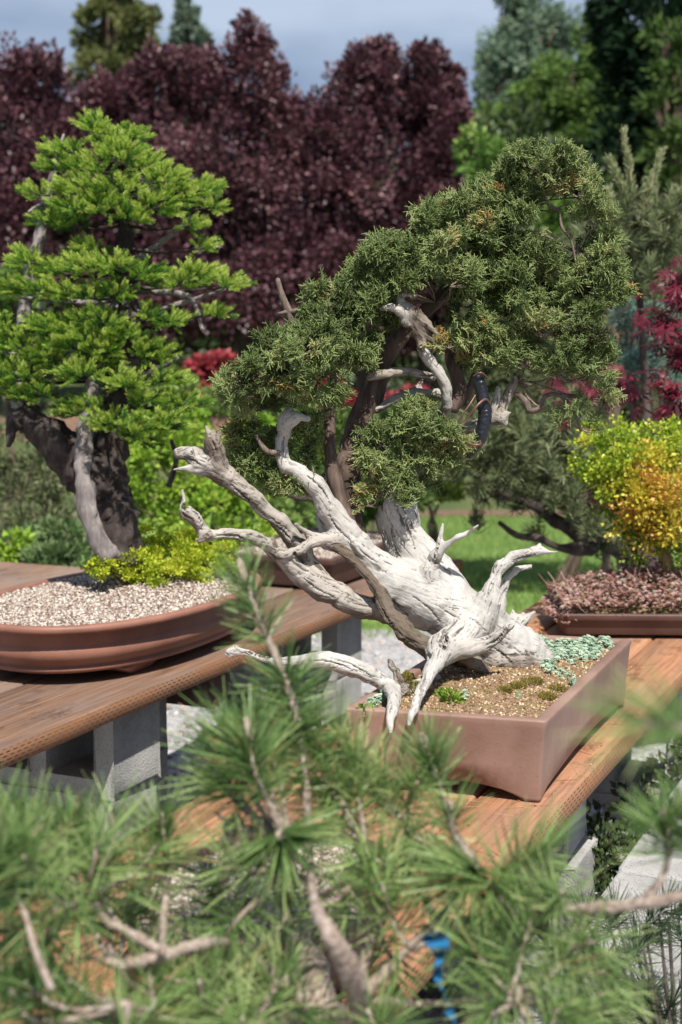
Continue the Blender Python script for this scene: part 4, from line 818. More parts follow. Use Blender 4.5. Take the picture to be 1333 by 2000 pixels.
sedum([(1070, 1262, 26), (1110, 1255, 26), (1150, 1250, 26), (1182, 1252, 16), (1050, 1246, 22), (1120, 1275, 26), (1085, 1285, 26), (1150, 1272, 22)], 900, 'wide blue-green stonecrop mat in the far corner of the juniper pot')
sedum([(700, 1362, 20), (722, 1352, 18), (690, 1372, 14)], 200, 'blue-green stonecrop at the left rim of the juniper pot, below the pale root')
sedum([(1085, 1315, 12), (1075, 1305, 10)], 45, 'small blue-green stonecrop tuft just in front of the wide mat')
sedum([(1110, 1322, 10), (1125, 1330, 8)], 30, 'small stonecrop tuft beside the right rim of the pot', .0055)
sedum([(906, 1362, 7)], 16, 'tiny blue-green stonecrop tuft on the bare soil', .0055); sedum([(1012, 1355, 4)], 6, 'single stonecrop rosettes on the open soil', .0045)
# moss
MOSS = leafmat('moss', [(0, (.09, .075, .018)), (.5, (.20, .17, .035)), (1, (.34, .30, .07))], .2, .9, .1)
def moss(pts, n, label, r3=None):
    mb = MB(); V_, Q_ = prism((0, 0, 0), (0, 0, 1), .16, .05); w = RNG.integers(0, len(pts), n); P0 = np.array([p[0] for p in pts]); R0 = np.array([p[1] for p in pts]); dr = rdir(n)
    p = P0[w]+dr*R0[w]*(RNG.uniform(.7, 1, n)[:, None]); scatter(mb, [(V_, np.array(Q_), None)], p, dr+rdir(n)*.6+[0, 0, .5], RNG.uniform(.003, .006, n), RNG.uniform(0, 1, n)); V, Fs, A = mb.get()
    return obj('moss', V, Fs, MOSS, attrs=A, label=label, category='moss')
moss([(P(795, 1335, 2.52), (.010, .012, .022)), (P(786, 1355, 2.51), (.012, .012, .014)), (P(802, 1362, 2.52), (.010, .01, .012)), (P(815, 1345, 2.54), (.010, .012, .012))], 2600, 'golden-brown moss clump packed between the two front roots')
def mpt(px, py, rx, h=.004): a, b_ = inv_pot(px, py); q = pot_pt(a, b_)[0]; return (q, (rx, rx*1.3, h))
moss([mpt(1010, 1338, .016), mpt(1040, 1330, .02), mpt(985, 1345, .014)], 1600, 'flat olive moss patch on the soil right of the trunk foot'); moss([mpt(1090, 1335, .018), mpt(1070, 1350, .016)], 1200, 'flat olive moss patch along the right rim of the pot')
# green leafy weed
LEAF3 = [leaf_t(.75, .2, .1), leaf_t(.6, .1, .2)]
WEED = leafmat('weed_leaf', [(0, (.07, .15, .015)), (.6, (.20, .34, .04)), (1, (.38, .46, .08))], .3, .5, .4)
def weed(px, py, r, n, size, label, cat='weed'):
    a, b_ = inv_pot(px, py); q = pot_pt(a, b_)[0]; mb = MB(); dr = rdir(n); dr[:, 2] = np.abs(dr[:, 2]); p = q+dr*np.array([r, r, r*.9])*RNG.uniform(.4, 1, n)[:, None]
    scatter(mb, LEAF3, p, dr+rdir(n)*.6+[0, -.2, .3], size*RNG.uniform(.7, 1.3, n), RNG.uniform(0, 1, n)); V, Fs, A = mb.get(); return obj('small_weed', V, Fs, WEED, base=q, attrs=A, label=label, category=cat)
weed(882, 1362, .022, 190, .008, 'bright green leafy weed beside the front root of the juniper'); weed(862, 1352, .014, 70, .007, 'smaller green weed close against the front root')
weed(715, 1384, .018, 40, .011, 'loose green weed sprouting at the front left rim of the pot')

# ------------------------------------------------------------------ plants around
LF = [leaf_t(.55, .2, .15), leaf_t(.5, .1, .25), leaf_t(.65, .25, .05)]
def B(px, py, rx, ry, d, ry_m=None):
    return (P(px, py, d), (rx*d/F, ry_m if ry_m else (rx+ry)/2*d/F, ry*d/F))
def zt(x, y): return float(terrain_z(np.array([x]), np.array([y]))[0])
def plant(name, label, cat, blobs, n, mat, size, bark=None, stems=2, tm=LF, spread=.22, up=.3, clumps=14, base=None, group=None, leaf='crown', trunk='trunk', tr=(0, 1), out=.8, thick=.06, ground=True, tlist=None):
    c = np.array([b[0] for b in blobs]).mean(0)
    if base is None: base = (c[0], c[1], zt(c[0], c[1])-.01)
    t_ = thing(name, base, label, cat, group); mb = MB(); crown(mb, blobs, n, tm, size, spread, up, clumps, out, tr); mb.obj(leaf, mat, t_)
    if bark:
        for k in range(stems):
            tb = MB(); a = 2*math.pi*k/stems; off = np.array([math.cos(a), math.sin(a), 0])*thick*(stems > 1)*1.5
            tips = [blobs[j] for j in range(k, len(blobs), stems) if blobs[j][1][0] > .2 or len(blobs) < 4 or size < .05]
            lowc = min(blobs, key=lambda b_: b_[0][2]); s0 = np.array(base)+off; fork = (s0*.45+np.array(lowc[0])*.55)+RNG.normal(0, .3*thick, 3); fork[2] = s0[2]+(lowc[0][2]-s0[2])*.6
            V, Q, T = tube([(*s0, thick*1.2), (*(s0*.5+fork*.5+RNG.normal(0, thick*.4, 3)), thick), (*fork, thick*.8)], 8, .25, k, 5, 12/thick*.1); tb.add(V, Q, T)
            for bb in tips:
                e_ = np.array(bb[0])+np.array([0, 0, bb[1][2]*.5]); mid = (fork+e_)/2+RNG.normal(0, .04, 3)*np.linalg.norm(e_-fork)
                V, Q, T = tube([(*fork, thick*.7), (*mid, thick*.45), (*e_, thick*.12)], 6, .2, k+7, 5, 12/thick*.1); tb.add(V, Q, T)
                for w in range(5):
                    q = np.array(bb[0])+rdir(1)[0]*np.array(bb[1])*.8; m2 = (mid+q)/2; V, Q, T = tube([(*mid, thick*.3), (*m2, thick*.2), (*q, thick*.07)], 5, 0, w, 3); tb.add(V, Q, T)
            tb.obj(trunk, bark, t_, smooth=True)
    return t_
DKB = barkmat('dark_trunk_bark', (.02, .015, .013), (.06, .045, .038), (.13, .10, .085), 30, .2)
BRB = barkmat('brown_trunk_bark', (.05, .035, .025), (.13, .09, .065), (.24, .18, .13), 40, .2)

# purple-leaved plum hedge
PURP = leafmat('purple_leaf', [(0, (.03, .011, .017)), (.45, (.085, .032, .045)), (.8, (.18, .08, .095)), (1, (.34, .20, .20))], .15, .42, .45)
dP = 13.2
def spires(lst, d): return [B(x, y, 11, 36, d, .12) for x, y in lst]
PT = [('purple-leaved plum tree at the far left of the dark hedge', [B(20, 270, 120, 130, dP), B(65, 170, 60, 55, dP), B(-40, 330, 120, 200, dP+.3), B(30, 470, 140, 140, dP-.2), B(100, 320, 80, 120, dP)]+spires([(62, 118), (38, 150), (105, 150)], dP)),
      ('purple-leaved plum tree behind the top of the small fir', [B(235, 250, 90, 80, dP+.2), B(300, 190, 70, 75, dP), B(250, 400, 130, 150, dP), B(200, 210, 50, 45, dP), B(290, 560, 150, 110, dP)]+spires([(295, 120), (200, 175), (330, 125)], dP)),
      ('tallest purple-leaved plum tree with a pointed top', [B(400, 180, 75, 75, dP), B(490, 160, 65, 90, dP-.1), B(450, 330, 130, 150, dP), B(550, 270, 60, 100, dP), B(460, 540, 150, 130, dP), B(590, 250, 40, 50, dP+.2)]+spires([(488, 88), (470, 115), (410, 120), (540, 165), (375, 130), (510, 110)], dP)),
      ('purple-leaved plum tree rising behind the juniper crown', [B(700, 190, 60, 85, dP), B(660, 270, 80, 95, dP), B(740, 350, 130, 150, dP), B(620, 430, 110, 140, dP+.1), B(700, 560, 150, 120, dP), B(770, 200, 55, 60, dP)]+spires([(700, 120), (680, 140), (745, 125), (770, 150)], dP)),
      ('purple-leaved plum tree at the right end of the hedge', [B(840, 210, 60, 65, dP), B(860, 320, 58, 120, dP), B(840, 480, 80, 130, dP), B(820, 620, 90, 60, dP)]+spires([(822, 145), (855, 150), (880, 175), (893, 205)], dP))]
for lab, bl in PT:
    for _ in range(9):
        q = bl[RNG.integers(0, len(bl)-2)]; a = RNG.uniform(-.9, .9); bl.append((np.array(q[0])+[a*q[1][0], RNG.uniform(-.3, .3), math.sqrt(1-a*a)*q[1][2]*.60], (.13, .14, .12)))
    plant('plum_tree', lab, 'tree', bl, 36000, PURP, .055, DKB, 3, spread=.3, clumps=48, group='purple plum trees of the hedge', thick=.07, tr=(0, 1))

for xx, yy, lab in ((-60, 500, 'green shrub row behind the left end of the purple hedge'), (260, 560, 'green shrub row behind the middle of the purple hedge'), (620, 560, 'green shrub row behind the right half of the purple hedge'), (980, 560, 'green shrub row right of the purple hedge')):
    plant('hedge_shrub', lab, 'shrub', [B(xx, yy-90, 200, 230, 17), B(xx+150, yy-50, 180, 220, 17.3), B(xx-100, yy+120, 200, 100, 16.6)], 15000, leafmat('hedge_leaf', [(0, (.015, .03, .01)), (.6, (.05, .08, .025)), (1, (.12, .16, .05))], .2), .11, DKB, 2, spread=.3, clumps=40, group='green shrubs behind the hedge')
# far trees
def far(name, label, bl, n, stops, size, thick=.2, tr=(0, 1), clumps=30, spread=.2, tm=LF, cat='tree', up=.3, rough=.7):
    return plant(name, label, cat, bl, n, leafmat(name+'_leaf', stops, .25, rough, .15), size, BRB, 1, spread=spread, clumps=clumps, thick=thick, tr=tr, tm=tm, up=up)
far('conifer', 'tall olive conifer behind the hedge at the upper left', [B(225, 150, 80, 60, 30), B(230, 60, 70, 60, 30), B(228, -20, 55, 60, 30), B(225, -110, 35, 60, 30), B(225, 250, 90, 70, 30), B(160, 165, 30, 14, 30), B(290, 100, 30, 12, 30), B(165, 90, 24, 12, 30), B(290, 30, 25, 12, 30)], 11000, [(0, (.08, .10, .04)), (.6, (.17, .19, .07)), (1, (.26, .27, .11))], .16, .25, spread=.25)
far('conifer', 'slender pale blue-green conifer behind the hedge, right of the olive one', [B(372, 100, 34, 40, 34), B(365, 50, 20, 40, 34), B(360, 10, 10, 35, 34), B(385, 80, 22, 14, 34), B(372, 190, 45, 60, 34)], 3200, [(0, (.09, .13, .10)), (.6, (.18, .24, .18)), (1, (.27, .32, .22))], .22, .15)
far('broadleaf_tree', 'pale grey-green tree against the sky at the upper right', [B(1010, 130, 75, 70, 34), B(1040, 50, 65, 65, 34), B(980, 190, 55, 55, 34), B(1060, 160, 60, 60, 34), B(1010, -10, 40, 40, 34), B(950, 120, 20, 25, 34), B(1090, 60, 40, 45, 34)], 12000, [(0, (.12, .19, .13)), (.6, (.20, .28, .19)), (1, (.32, .38, .26))], .14, .25, spread=.28)
far('broadleaf_tree', 'bright mid-green leafy tree below the pale tree', [B(1010, 270, 100, 70, 22), B(1120, 190, 100, 90, 22), B(1200, 140, 70, 80, 22), B(950, 320, 60, 60, 22), B(1150, 300, 120, 90, 22), B(1050, 370, 150, 80, 22), B(1180, 70, 50, 50, 22.5)], 30000, [(0, (.06, .12, .03)), (.5, (.12, .20, .05)), (1, (.22, .32, .09))], .10, .22, spread=.26)
DF = [leaf_t(.35, .1, .1)]
far('conifer', 'towering dark conifer in the upper right corner', [B(1265, 60, 80, 110, 18), B(1290, 200, 90, 120, 18), B(1240, 330, 90, 90, 18), B(1320, 380, 90, 100, 18), B(1290, -60, 90, 90, 18), B(1185, 20, 30, 40, 18.2), B(1175, 380, 60, 60, 18), B(1400, 200, 100, 260, 18.4)], 22000, [(0, (.008, .02, .010)), (.6, (.016, .04, .018)), (1, (.03, .06, .025))], .17, .3, tm=DF, spread=.3)
far('conifer', 'lighter green conifer boughs hanging at the right photo edge', [B(1310, 70, 50, 26, 16.5), B(1325, 140, 55, 26, 16.5), B(1300, 205, 50, 24, 16.5), B(1325, 270, 60, 26, 16.5), B(1290, 300, 40, 20, 16.5), B(1330, 350, 50, 24, 16.5), B(1400, 200, 60, 200, 16.8)], 6500, [(0, (.04, .08, .02)), (.6, (.09, .15, .04)), (1, (.16, .23, .07))], .13, .15, tm=DF, spread=.3)

# shrubs of the garden between hedge and benches
def shrub(name, label, bl, n, stops, size, cat='shrub', trans=.3, **k):
    return plant(name, label, cat, bl, n, leafmat(name+'_leaf', stops, trans, .55, .3), size, BRB, k.pop('stems', 2), thick=k.pop('thick', .02), **k)
GR = [(0, (.05, .10, .02)), (.5, (.12, .22, .04)), (1, (.25, .36, .08))]
LIME = [(0, (.10, .20, .02)), (.45, (.24, .40, .04)), (1, (.46, .56, .10))]
OLV = [(0, (.06, .08, .035)), (.5, (.13, .16, .07)), (1, (.24, .27, .13))]
shrub('shrub', 'soft green shrub at the left edge below the hedge', [B(10, 560, 60, 60, 8), B(30, 680, 90, 80, 8), B(-40, 640, 60, 90, 8)], 3600, GR, .055)
shrub('conifer_shrub', 'olive dwarf conifer at the left edge behind the oval pot', [B(60, 960, 90, 70, 6.4), B(20, 880, 70, 60, 6.4), B(110, 900, 60, 60, 6.4), B(60, 1050, 110, 60, 6.2)], 5200, OLV, .035, tm=DF, spread=.3)
shrub('leafy_shrub', 'bright lime clump of leaves low at the left edge', [B(18, 1080, 38, 40, 5.3), B(45, 1065, 20, 20, 5.3), B(-20, 1090, 40, 60, 5.3)], 700, LIME, .035)
shrub('grassy_shrub', 'feathery green shrub low behind the oval pot', [B(130, 1050, 70, 60, 5.4), B(110, 1110, 80, 40, 5.3), B(200, 1020, 60, 60, 5.6)], 3600, [(0, (.08, .14, .05)), (.5, (.17, .26, .10)), (1, (.30, .38, .18))], .04, tm=DF, up=1.2)
shrub('maple_shrub', 'lime green leafy maple behind the fir and the driftwood jins', [B(400, 860, 90, 60, 5.7), B(330, 920, 90, 70, 5.6), B(450, 930, 80, 70, 5.6), B(390, 1010, 100, 60, 5.5), B(500, 880, 70, 60, 5.8), B(300, 850, 60, 60, 5.8), B(480, 1030, 60, 50, 5.5), B(260, 960, 60, 60, 5.6)], 11000, LIME, .028, stems=3, clumps=20)
shrub('green_shrub', 'mid-green shrub filling the gap left of the juniper', [B(360, 770, 90, 40, 7.2), B(450, 820, 90, 40, 7.2), B(540, 800, 80, 60, 7.4), B(560, 970, 90, 90, 6.6), B(300, 800, 70, 60, 7.2), B(540, 1060, 90, 50, 6.4)], 10000, [(0, (.08, .14, .03)), (.5, (.18, .28, .07)), (1, (.34, .44, .14))], .034, clumps=20)
RED = [(0, (.12, .015, .02)), (.5, (.38, .05, .07)), (1, (.60, .18, .18))]
shrub('red_shrub', 'pinkish-red leafy shrub at the foot of the hedge', [B(425, 745, 58, 45, 9), B(390, 725, 25, 25, 9), B(460, 770, 40, 30, 9), B(430, 710, 30, 18, 9)], 3600, RED, .05)
shrub('red_shrub', 'small red shrub glimpsed between the juniper trunks', [B(650, 770, 60, 30, 9.3), B(800, 790, 60, 26, 9.3)], 1800, RED, .05)
shrub('dark_shrub', 'dark green shrub behind the middle of the juniper', [B(640, 860, 120, 80, 7.6), B(780, 880, 100, 80, 7.6), B(700, 960, 150, 50, 7.4)], 7000, [(0, (.03, .06, .015)), (.5, (.07, .12, .03)), (1, (.16, .22, .06))], .05)
shrub('flowering_shrub', 'small shrub with pale yellow tips beside the lawn', [B(830, 955, 45, 26, 8.5), B(880, 950, 40, 22, 8.5)], 1200, [(0, (.10, .18, .03)), (.6, (.25, .34, .07)), (1, (.65, .58, .18))], .04)
shrub('conifer_shrub', 'broad olive pine shrub behind the right side of the juniper', [B(1000, 640, 130, 110, 7.5), B(1130, 560, 110, 120, 7.6), B(1250, 640, 120, 130, 7.6), B(960, 800, 110, 90, 7.5), B(1100, 760, 140, 110, 7.5), B(1250, 830, 140, 110, 7.5), B(960, 470, 70, 90, 8)], 26000, OLV, .045, tm=DF, spread=.3, clumps=26)
shrub('green_shrub', 'fresh green shrub beside the right end of the purple hedge', [B(960, 370, 60, 80, 12), B(930, 300, 35, 50, 12), B(1020, 450, 90, 70, 12), B(940, 480, 60, 90, 12), B(1120, 440, 90, 60, 12)], 7000, [(0, (.07, .15, .03)), (.6, (.16, .28, .06)), (.93, (.28, .38, .10)), (1, (.5, .22, .08))], .07)
shrub('blue_spruce', 'grey-blue spruce boughs behind the red maple', [B(1270, 640, 60, 60, 5.2), B(1235, 700, 50, 50, 5.2), B(1300, 720, 60, 50, 5.2), B(1220, 620, 30, 40, 5.2)], 3600, [(0, (.07, .14, .12)), (.5, (.17, .28, .23)), (1, (.32, .42, .34))], .026, tm=DF, spread=.28)
shrub('salmon_shrub', 'shrub with salmon-pink young tips at the right', [B(1215, 555, 45, 35, 5.8), B(1270, 560, 45, 30, 5.8), B(1200, 600, 25, 25, 5.8), B(1180, 660, 30, 50, 5.8)], 1300, [(0, (.12, .18, .07)), (.55, (.26, .32, .13)), (.8, (.55, .26, .18)), (1, (.70, .38, .28))], .03)

# needle tufts ------------------------------------------------------------------
def needle_t(w=.028, bend=.06):
    V = np.array([[-w/2, 0, 0], [w/2, 0, 0], [-w/2, bend*.35, .5], [w/2, bend*.35, .5], [-w*.2, bend, 1.], [w*.2, bend, 1.]]); Q = np.array([[0, 1, 3, 2], [2, 3, 5, 4]]); return V, Q, None, np.array([-.2, -.2, 0, 0, .12, .12])
NTW = [needle_t(.07, .05), needle_t(.075, .12)]; NTX = [needle_t(.13, .1)]
NT = [needle_t(.026, .05), needle_t(.030, .12), needle_t(.026, -.04)]
def shoot(mb, path, n, Ln, f0=.15, tint=.5, ang=(1.25, .55), droop=0., tm=None):
    s = spline([tuple(p)+(0.,) for p in path], 8)[:, :3]; f = RNG.uniform(f0, 1, n)**.85; i = f*(len(s)-1); a = np.minimum(i.astype(int), len(s)-2)
    p = s[a]+(s[a+1]-s[a])*(i-a)[:, None]; ax = s[a+1]-s[a]; ax /= np.linalg.norm(ax, axis=1)[:, None]+1e-9
    r_ = rdir(n); r_ -= ax*(r_*ax).sum(1)[:, None]; r_ /= np.linalg.norm(r_, axis=1)[:, None]
    th = ang[0]+(ang[1]-ang[0])*f+RNG.normal(0, .14, n); D = ax*np.cos(th)[:, None]+r_*np.sin(th)[:, None]+np.array([0, 0, -droop])
    scatter(mb, tm or NT, p+r_*.0015, D, Ln*RNG.uniform(.75, 1.12, n), np.where(RNG.uniform(0, 1, n) < .015, 1.25, np.clip(RNG.normal(tint, .17, n), 0, .80)))

# mugo pine with contorted trunk beyond the bench on the right
MUGO = leafmat('mugo_needle', [(0, (.05, .07, .03)), (.5, (.13, .165, .07)), (1, (.27, .29, .15))], .15, .5, .3)
mg = thing('pine_tree', (P(1240, 1110, 4.9)[0], P(1240, 1110, 4.9)[1], 0), 'contorted olive-green pine with dark low branches over the lawn', 'pine tree')
for nm, rows in (('trunk', [(1250, 1420, 4.9, 42), (1255, 1250, 4.9, 44), (1262, 1130, 4.9, 38), (1230, 1080, 4.9, 30), (1180, 1060, 4.85, 19), (1130, 1040, 4.8, 12)]), ('branch', [(1140, 1045, 4.8, 22), (1090, 1020, 4.75, 14), (1040, 985, 4.7, 11), (985, 965, 4.7, 8), (930, 930, 4.7, 4)]),
                 ('branch', [(1160, 1068, 4.8, 16), (1100, 1072, 4.75, 9), (1055, 1052, 4.7, 8), (1010, 1046, 4.7, 6), (975, 1020, 4.7, 4)]), ('branch', [(1240, 1080, 4.9, 30), (1200, 980, 4.9, 20), (1130, 900, 4.9, 14), (1060, 850, 4.8, 9)]), ('branch', [(1250, 1080, 4.9, 22), (1262, 800, 4.9, 10), (1250, 600, 4.8, 8), (1238, 420, 4.7, 7)])):
    tb = MB(); V, Q, T = tube(PX(rows), 9, .4, int(rows[0][0]), 6, 40, .4); tb.add(V, Q, T); tb.obj(nm, DKB, mg, smooth=True)
mb = MB()
for (x, y, rx, ry) in [(900, 850, 50, 36), (960, 830, 60, 40), (1030, 850, 60, 40), (1100, 870, 60, 44), (930, 900, 50, 32), (1000, 910, 60, 36), (1070, 930, 60, 34), (1130, 960, 50, 34), (960, 960, 50, 24), (1030, 985, 46, 18), (1120, 820, 50, 36), (1180, 900, 40, 40), (880, 920, 30, 22), (1090, 985, 36, 18), (940, 1020, 22, 10), (1140, 1020, 50, 26), (1190, 1040, 40, 26), (1200, 980, 40, 30), (1060, 1050, 24, 10), (1180, 480, 40, 50), (1240, 450, 55, 55), (1300, 480, 50, 60), (1200, 540, 50, 40), (1270, 540, 50, 40), (1300, 420, 40, 30), (1180, 420, 24, 24)]:
    k = int(rx*ry/70)
    for _ in range(k):
        c = P(x+RNG.normal()*rx*.5, y+RNG.normal()*ry*.5, 4.75+RNG.normal()*.12); dv = rdir(1)[0]*.7+np.array([0, -.2, .6]); shoot(mb, [c-dv*.02, c, c+dv*.035], 44, .045, 0, RNG.uniform(.25, .75), (1.2, .5), tm=NTW)
mb.obj('needles', MUGO, mg)
CND = leafmat('pine_candle_needle', [(0, (.12, .16, .07)), (.5, (.24, .29, .13)), (1, (.40, .42, .24))], .15, .5, .3)
CAND = barkmat('candle_scale', (.17, .15, .08), (.28, .25, .14), (.42, .36, .25), 200, .5)
mb = MB()
for a, b_ in (((1238, 400), (1218, 258)), ((1228, 385), (1190, 312)), ((1262, 400), (1292, 296)), ((1180, 520), (1165, 400)), ((1290, 440), (1318, 372)), ((1212, 470), (1190, 372)), ((1256, 440), (1262, 356)), ((1150, 640), (1160, 560))):
    p0, p1 = P(*a, 4.6), P(*b_, 4.6); m_ = (p0+p1)/2+RNG.normal(0, .004, 3); shoot(mb, [p0, m_, p1], 420, .026, 0, .55, (.75, .4), tm=NTX)
    tb = MB(); e_ = p1+(p1-m_)*.12; V, Q, T = tube([(*p0, .006), (*m_, .006), (*p1, .006), (*e_, .003)], 8, .15, 3, 5, 200); tb.add(V, Q, T); tb.obj('candle', CAND, mg, smooth=True)
mb.obj('candle_needles', CND, mg)

# red Japanese maple at the right edge
def palmate(seed, lobes=7):
    rg = np.random.default_rng(seed); V = [(0, 0, .12)]; T = []; an = np.linspace(-2.1, 2.1, lobes)
    for k, a in enumerate(an):
        Ll = (.62, .85, .98, 1.05, .98, .85, .62)[k]*rg.uniform(.9, 1.05); d = np.array([math.sin(a), math.cos(a)]); n_ = np.array([d[1], -d[0]]); w = .115
        dr = -.22*Ll*abs(math.sin(a))-.10
        pts = [(0, 0), d*.30*Ll+n_*w*.55, d*.58*Ll+n_*w, d*Ll, d*.58*Ll-n_*w, d*.30*Ll-n_*w*.55]; i0 = len(V)
        for q, p_ in enumerate(pts): V.append((p_[0], dr*(np.linalg.norm(p_)/1.0)**1.6-.015*(q in (1, 2, 4, 5)), p_[1]))
        T += [[i0, i0+1, i0+5], [i0+1, i0+2, i0+4], [i0+1, i0+4, i0+5], [i0+2, i0+3, i0+4]]
    return np.array(V), None, np.array(T)
PAL = [palmate(k) for k in range(4)]
MAP = leafmat('red_maple_leaf', [(0, (.05, .006, .014)), (.5, (.15, .016, .034)), (1, (.30, .05, .075))], .35, .4, .4)
jm = thing('japanese_maple', (P(1420, 1100, 3.95)[0], P(1420, 1100, 3.95)[1], TABLE), 'dark red Japanese maple reaching in from the right photo edge', 'maple tree')
mb = MB(); tb = MB()
def sprig(path, n, size=.052, sp=.03):
    n = int(n*1.9)
    s = spline(PX([(a, b_, d, 2.2) for a, b_, d in path]), 6); V, Q, T = tube([tuple(x) for x in s[::3]], 5, 0, 0, 2); tb.add(V, Q, T)
    i = RNG.uniform(.35, 1, n)*(len(s)-1); c = s[i.astype(int), :3]+RNG.normal(0, sp, (n, 3)); D = rdir(n)*.55+np.array([-.5, -.35, -.35]); roll = RNG.uniform(-.6, .6, n)
    scatter(mb, PAL, c, D, size*RNG.uniform(.6, 1.1, n), np.clip(RNG.normal(.5, .2, n), 0, 1), roll)
for q in ([(1420, 560, 3.9), (1360, 545, 3.9), (1310, 530, 3.85)], [(1420, 640, 3.9), (1330, 610, 3.85), (1245, 605, 3.85)], [(1430, 700, 3.9), (1340, 665, 3.85), (1262, 650, 3.85)], [(1430, 720, 3.9), (1350, 700, 3.9), (1285, 690, 3.85)],
          [(1430, 800, 3.9), (1340, 770, 3.85), (1262, 752, 3.85)], [(1430, 820, 3.9), (1350, 800, 3.85), (1290, 795, 3.85)], [(1400, 600, 3.95), (1350, 570, 3.9), (1318, 590, 3.9)]): sprig(q, 15)
for q in ([(1330, 840, 4.1), (1200, 770, 4.1), (1110, 765, 4.1), (1070, 780, 4.1)], [(1260, 800, 4.1), (1220, 760, 4.05), (1180, 750, 4.05)]): sprig(q, 15, .046)
sprig([(1280, 990, 4.0), (1210, 965, 3.95), (1150, 965, 3.9)], 15, .040, .016)
V, Q, T = tube(PX([(1420, 1160, 3.95, 14), (1430, 1000, 3.95, 12), (1420, 800, 3.9, 9), (1425, 600, 3.9, 5)]), 8, .2, 1, 5, 60); tb.add(V, Q, T)
V, Q, T = tube(PX([(1422, 1040, 3.95, 6), (1340, 1010, 4.0, 4), (1280, 990, 4.0, 3)]), 6, .2, 1, 5, 60); tb.add(V, Q, T); V, Q, T = tube(PX([(1424, 900, 3.95, 6), (1380, 860, 4.0, 4), (1330, 840, 4.1, 3)]), 6, .2, 1, 5, 60); tb.add(V, Q, T)
mb.obj('leaves', MAP, jm); tb.obj('stems', BRB, jm, smooth=True)

# yellow and orange shrub bonsai
YG = [(0, (.08, .16, .015)), (.4, (.27, .40, .03)), (.75, (.52, .60, .06)), (1, (.70, .64, .12))]
OG = [(0, (.34, .30, .03)), (.45, (.60, .44, .06)), (.75, (.66, .32, .09)), (1, (.72, .42, .20))]
GG = [(0, (.05, .10, .015)), (.5, (.16, .25, .03)), (1, (.42, .46, .06))]
ys = thing('shrub_bonsai', (P(1310, 1180, 3.75)[0], P(1310, 1180, 3.75)[1], TABLE+.09), 'rounded shrub bonsai with tiny yellow, lime and orange leaves in the right rear pot', 'bonsai tree')
OV = [leaf_t(.75, .15, .1), leaf_t(.8, .1, .2)]
for nm, bl, n, st in (('lime_foliage', [B(1290, 855, 70, 36, 3.75), B(1200, 870, 46, 42, 3.72), B(1158, 890, 38, 46, 3.7), B(1190, 940, 36, 40, 3.68), B(1330, 900, 60, 40, 3.7), B(1240, 905, 50, 36, 3.66), B(1160, 840, 22, 18, 3.75), B(1400, 900, 70, 70, 3.75)], 4600, YG),
                      ('orange_foliage', [B(1260, 945, 44, 36, 3.63), B(1320, 955, 46, 34, 3.61), B(1290, 985, 50, 30, 3.63), B(1222, 985, 26, 26, 3.65), B(1300, 1030, 46, 24, 3.65)], 1500, OG), ('yellow_foliage', [B(1270, 900, 70, 30, 3.66), B(1230, 960, 46, 60, 3.66), B(1310, 1000, 50, 60, 3.64), B(1250, 1030, 50, 40, 3.68), B(1150, 850, 18, 16, 3.74)], 2600, [(0, (.36, .36, .03)), (.5, (.62, .56, .06)), (1, (.70, .45, .08))]),
                      ('green_foliage', [B(1225, 1000, 50, 50, 3.72), B(1290, 1045, 60, 44, 3.68), B(1330, 1075, 40, 36, 3.7), B(1250, 1060, 40, 36, 3.7), B(1190, 950, 30, 45, 3.75), B(1300, 930, 90, 90, 3.85), B(1390, 1040, 60, 50, 3.75)], 4600, GG)):
    mb = MB(); crown(mb, bl, int(n*1.35), OV, .0115, .42, .3, 16, .8); mb.obj(nm, leafmat(nm, st, .3, .45, .4), ys)
for rows in ([(1318, 1190, 3.75, 16), (1312, 1140, 3.74, 14), (1300, 1090, 3.73, 12), (1285, 1030, 3.74, 9)], [(1316, 1150, 3.75, 12), (1345, 1090, 3.76, 9), (1350, 1000, 3.76, 7)], [(1290, 1185, 3.78, 10), (1262, 1120, 3.78, 9), (1230, 1060, 3.76, 7)], [(1300, 1090, 3.73, 7), (1240, 960, 3.75, 5), (1180, 900, 3.73, 3)]):
    tb = MB(); V, Q, T = tube(PX(rows), 8, .3, int(rows[0][0]), 5, 60, .4); tb.add(V, Q, T); tb.obj('trunk' if rows[0][3] > 14 else 'branch', barkmat('tan_bark', (.14, .09, .05), (.34, .23, .13), (.5, .36, .22), 60) if rows[0][3] > 14 else BRB, ys, smooth=True)
# reddish stonecrop in the same pot
RS = leafmat('red_stonecrop_leaf', [(0, (.14, .07, .03)), (.3, (.30, .15, .11)), (.6, (.45, .27, .24)), (.82, (.60, .45, .40)), (.9, (.30, .34, .16)), (1, (.36, .42, .26))], .15, .6, .3)
mb = MB(); nn = 4200; a = RNG.uniform(-.255, .24, nn); bb = RNG.uniform(-.155, .12, nn); hmp = .085*np.exp(-((a+.03)/.2)**2)*np.exp(-((bb+.02)/.12)**2)
p = rp_c[None]*[1, 1, 0]+np.stack([a, bb, TABLE+.080+hmp*RNG.uniform(.0, 1.1, nn)+RNG.uniform(0, .018, nn)], 1); scatter(mb, ROS, p, rdir(nn)*.6+[0, -.2, 1], RNG.uniform(.005, .009, nn), np.clip(RNG.normal(.5, .24, nn), 0, 1))
V_, Q_ = prism((0, 0, 0), (0, 0, 1), .03, .02); scatter(mb, [(V_, np.array(Q_), None)], p[:700], rdir(700)+[0, 0, .3], RNG.uniform(.02, .05, 700), RNG.uniform(.3, .8, 700))
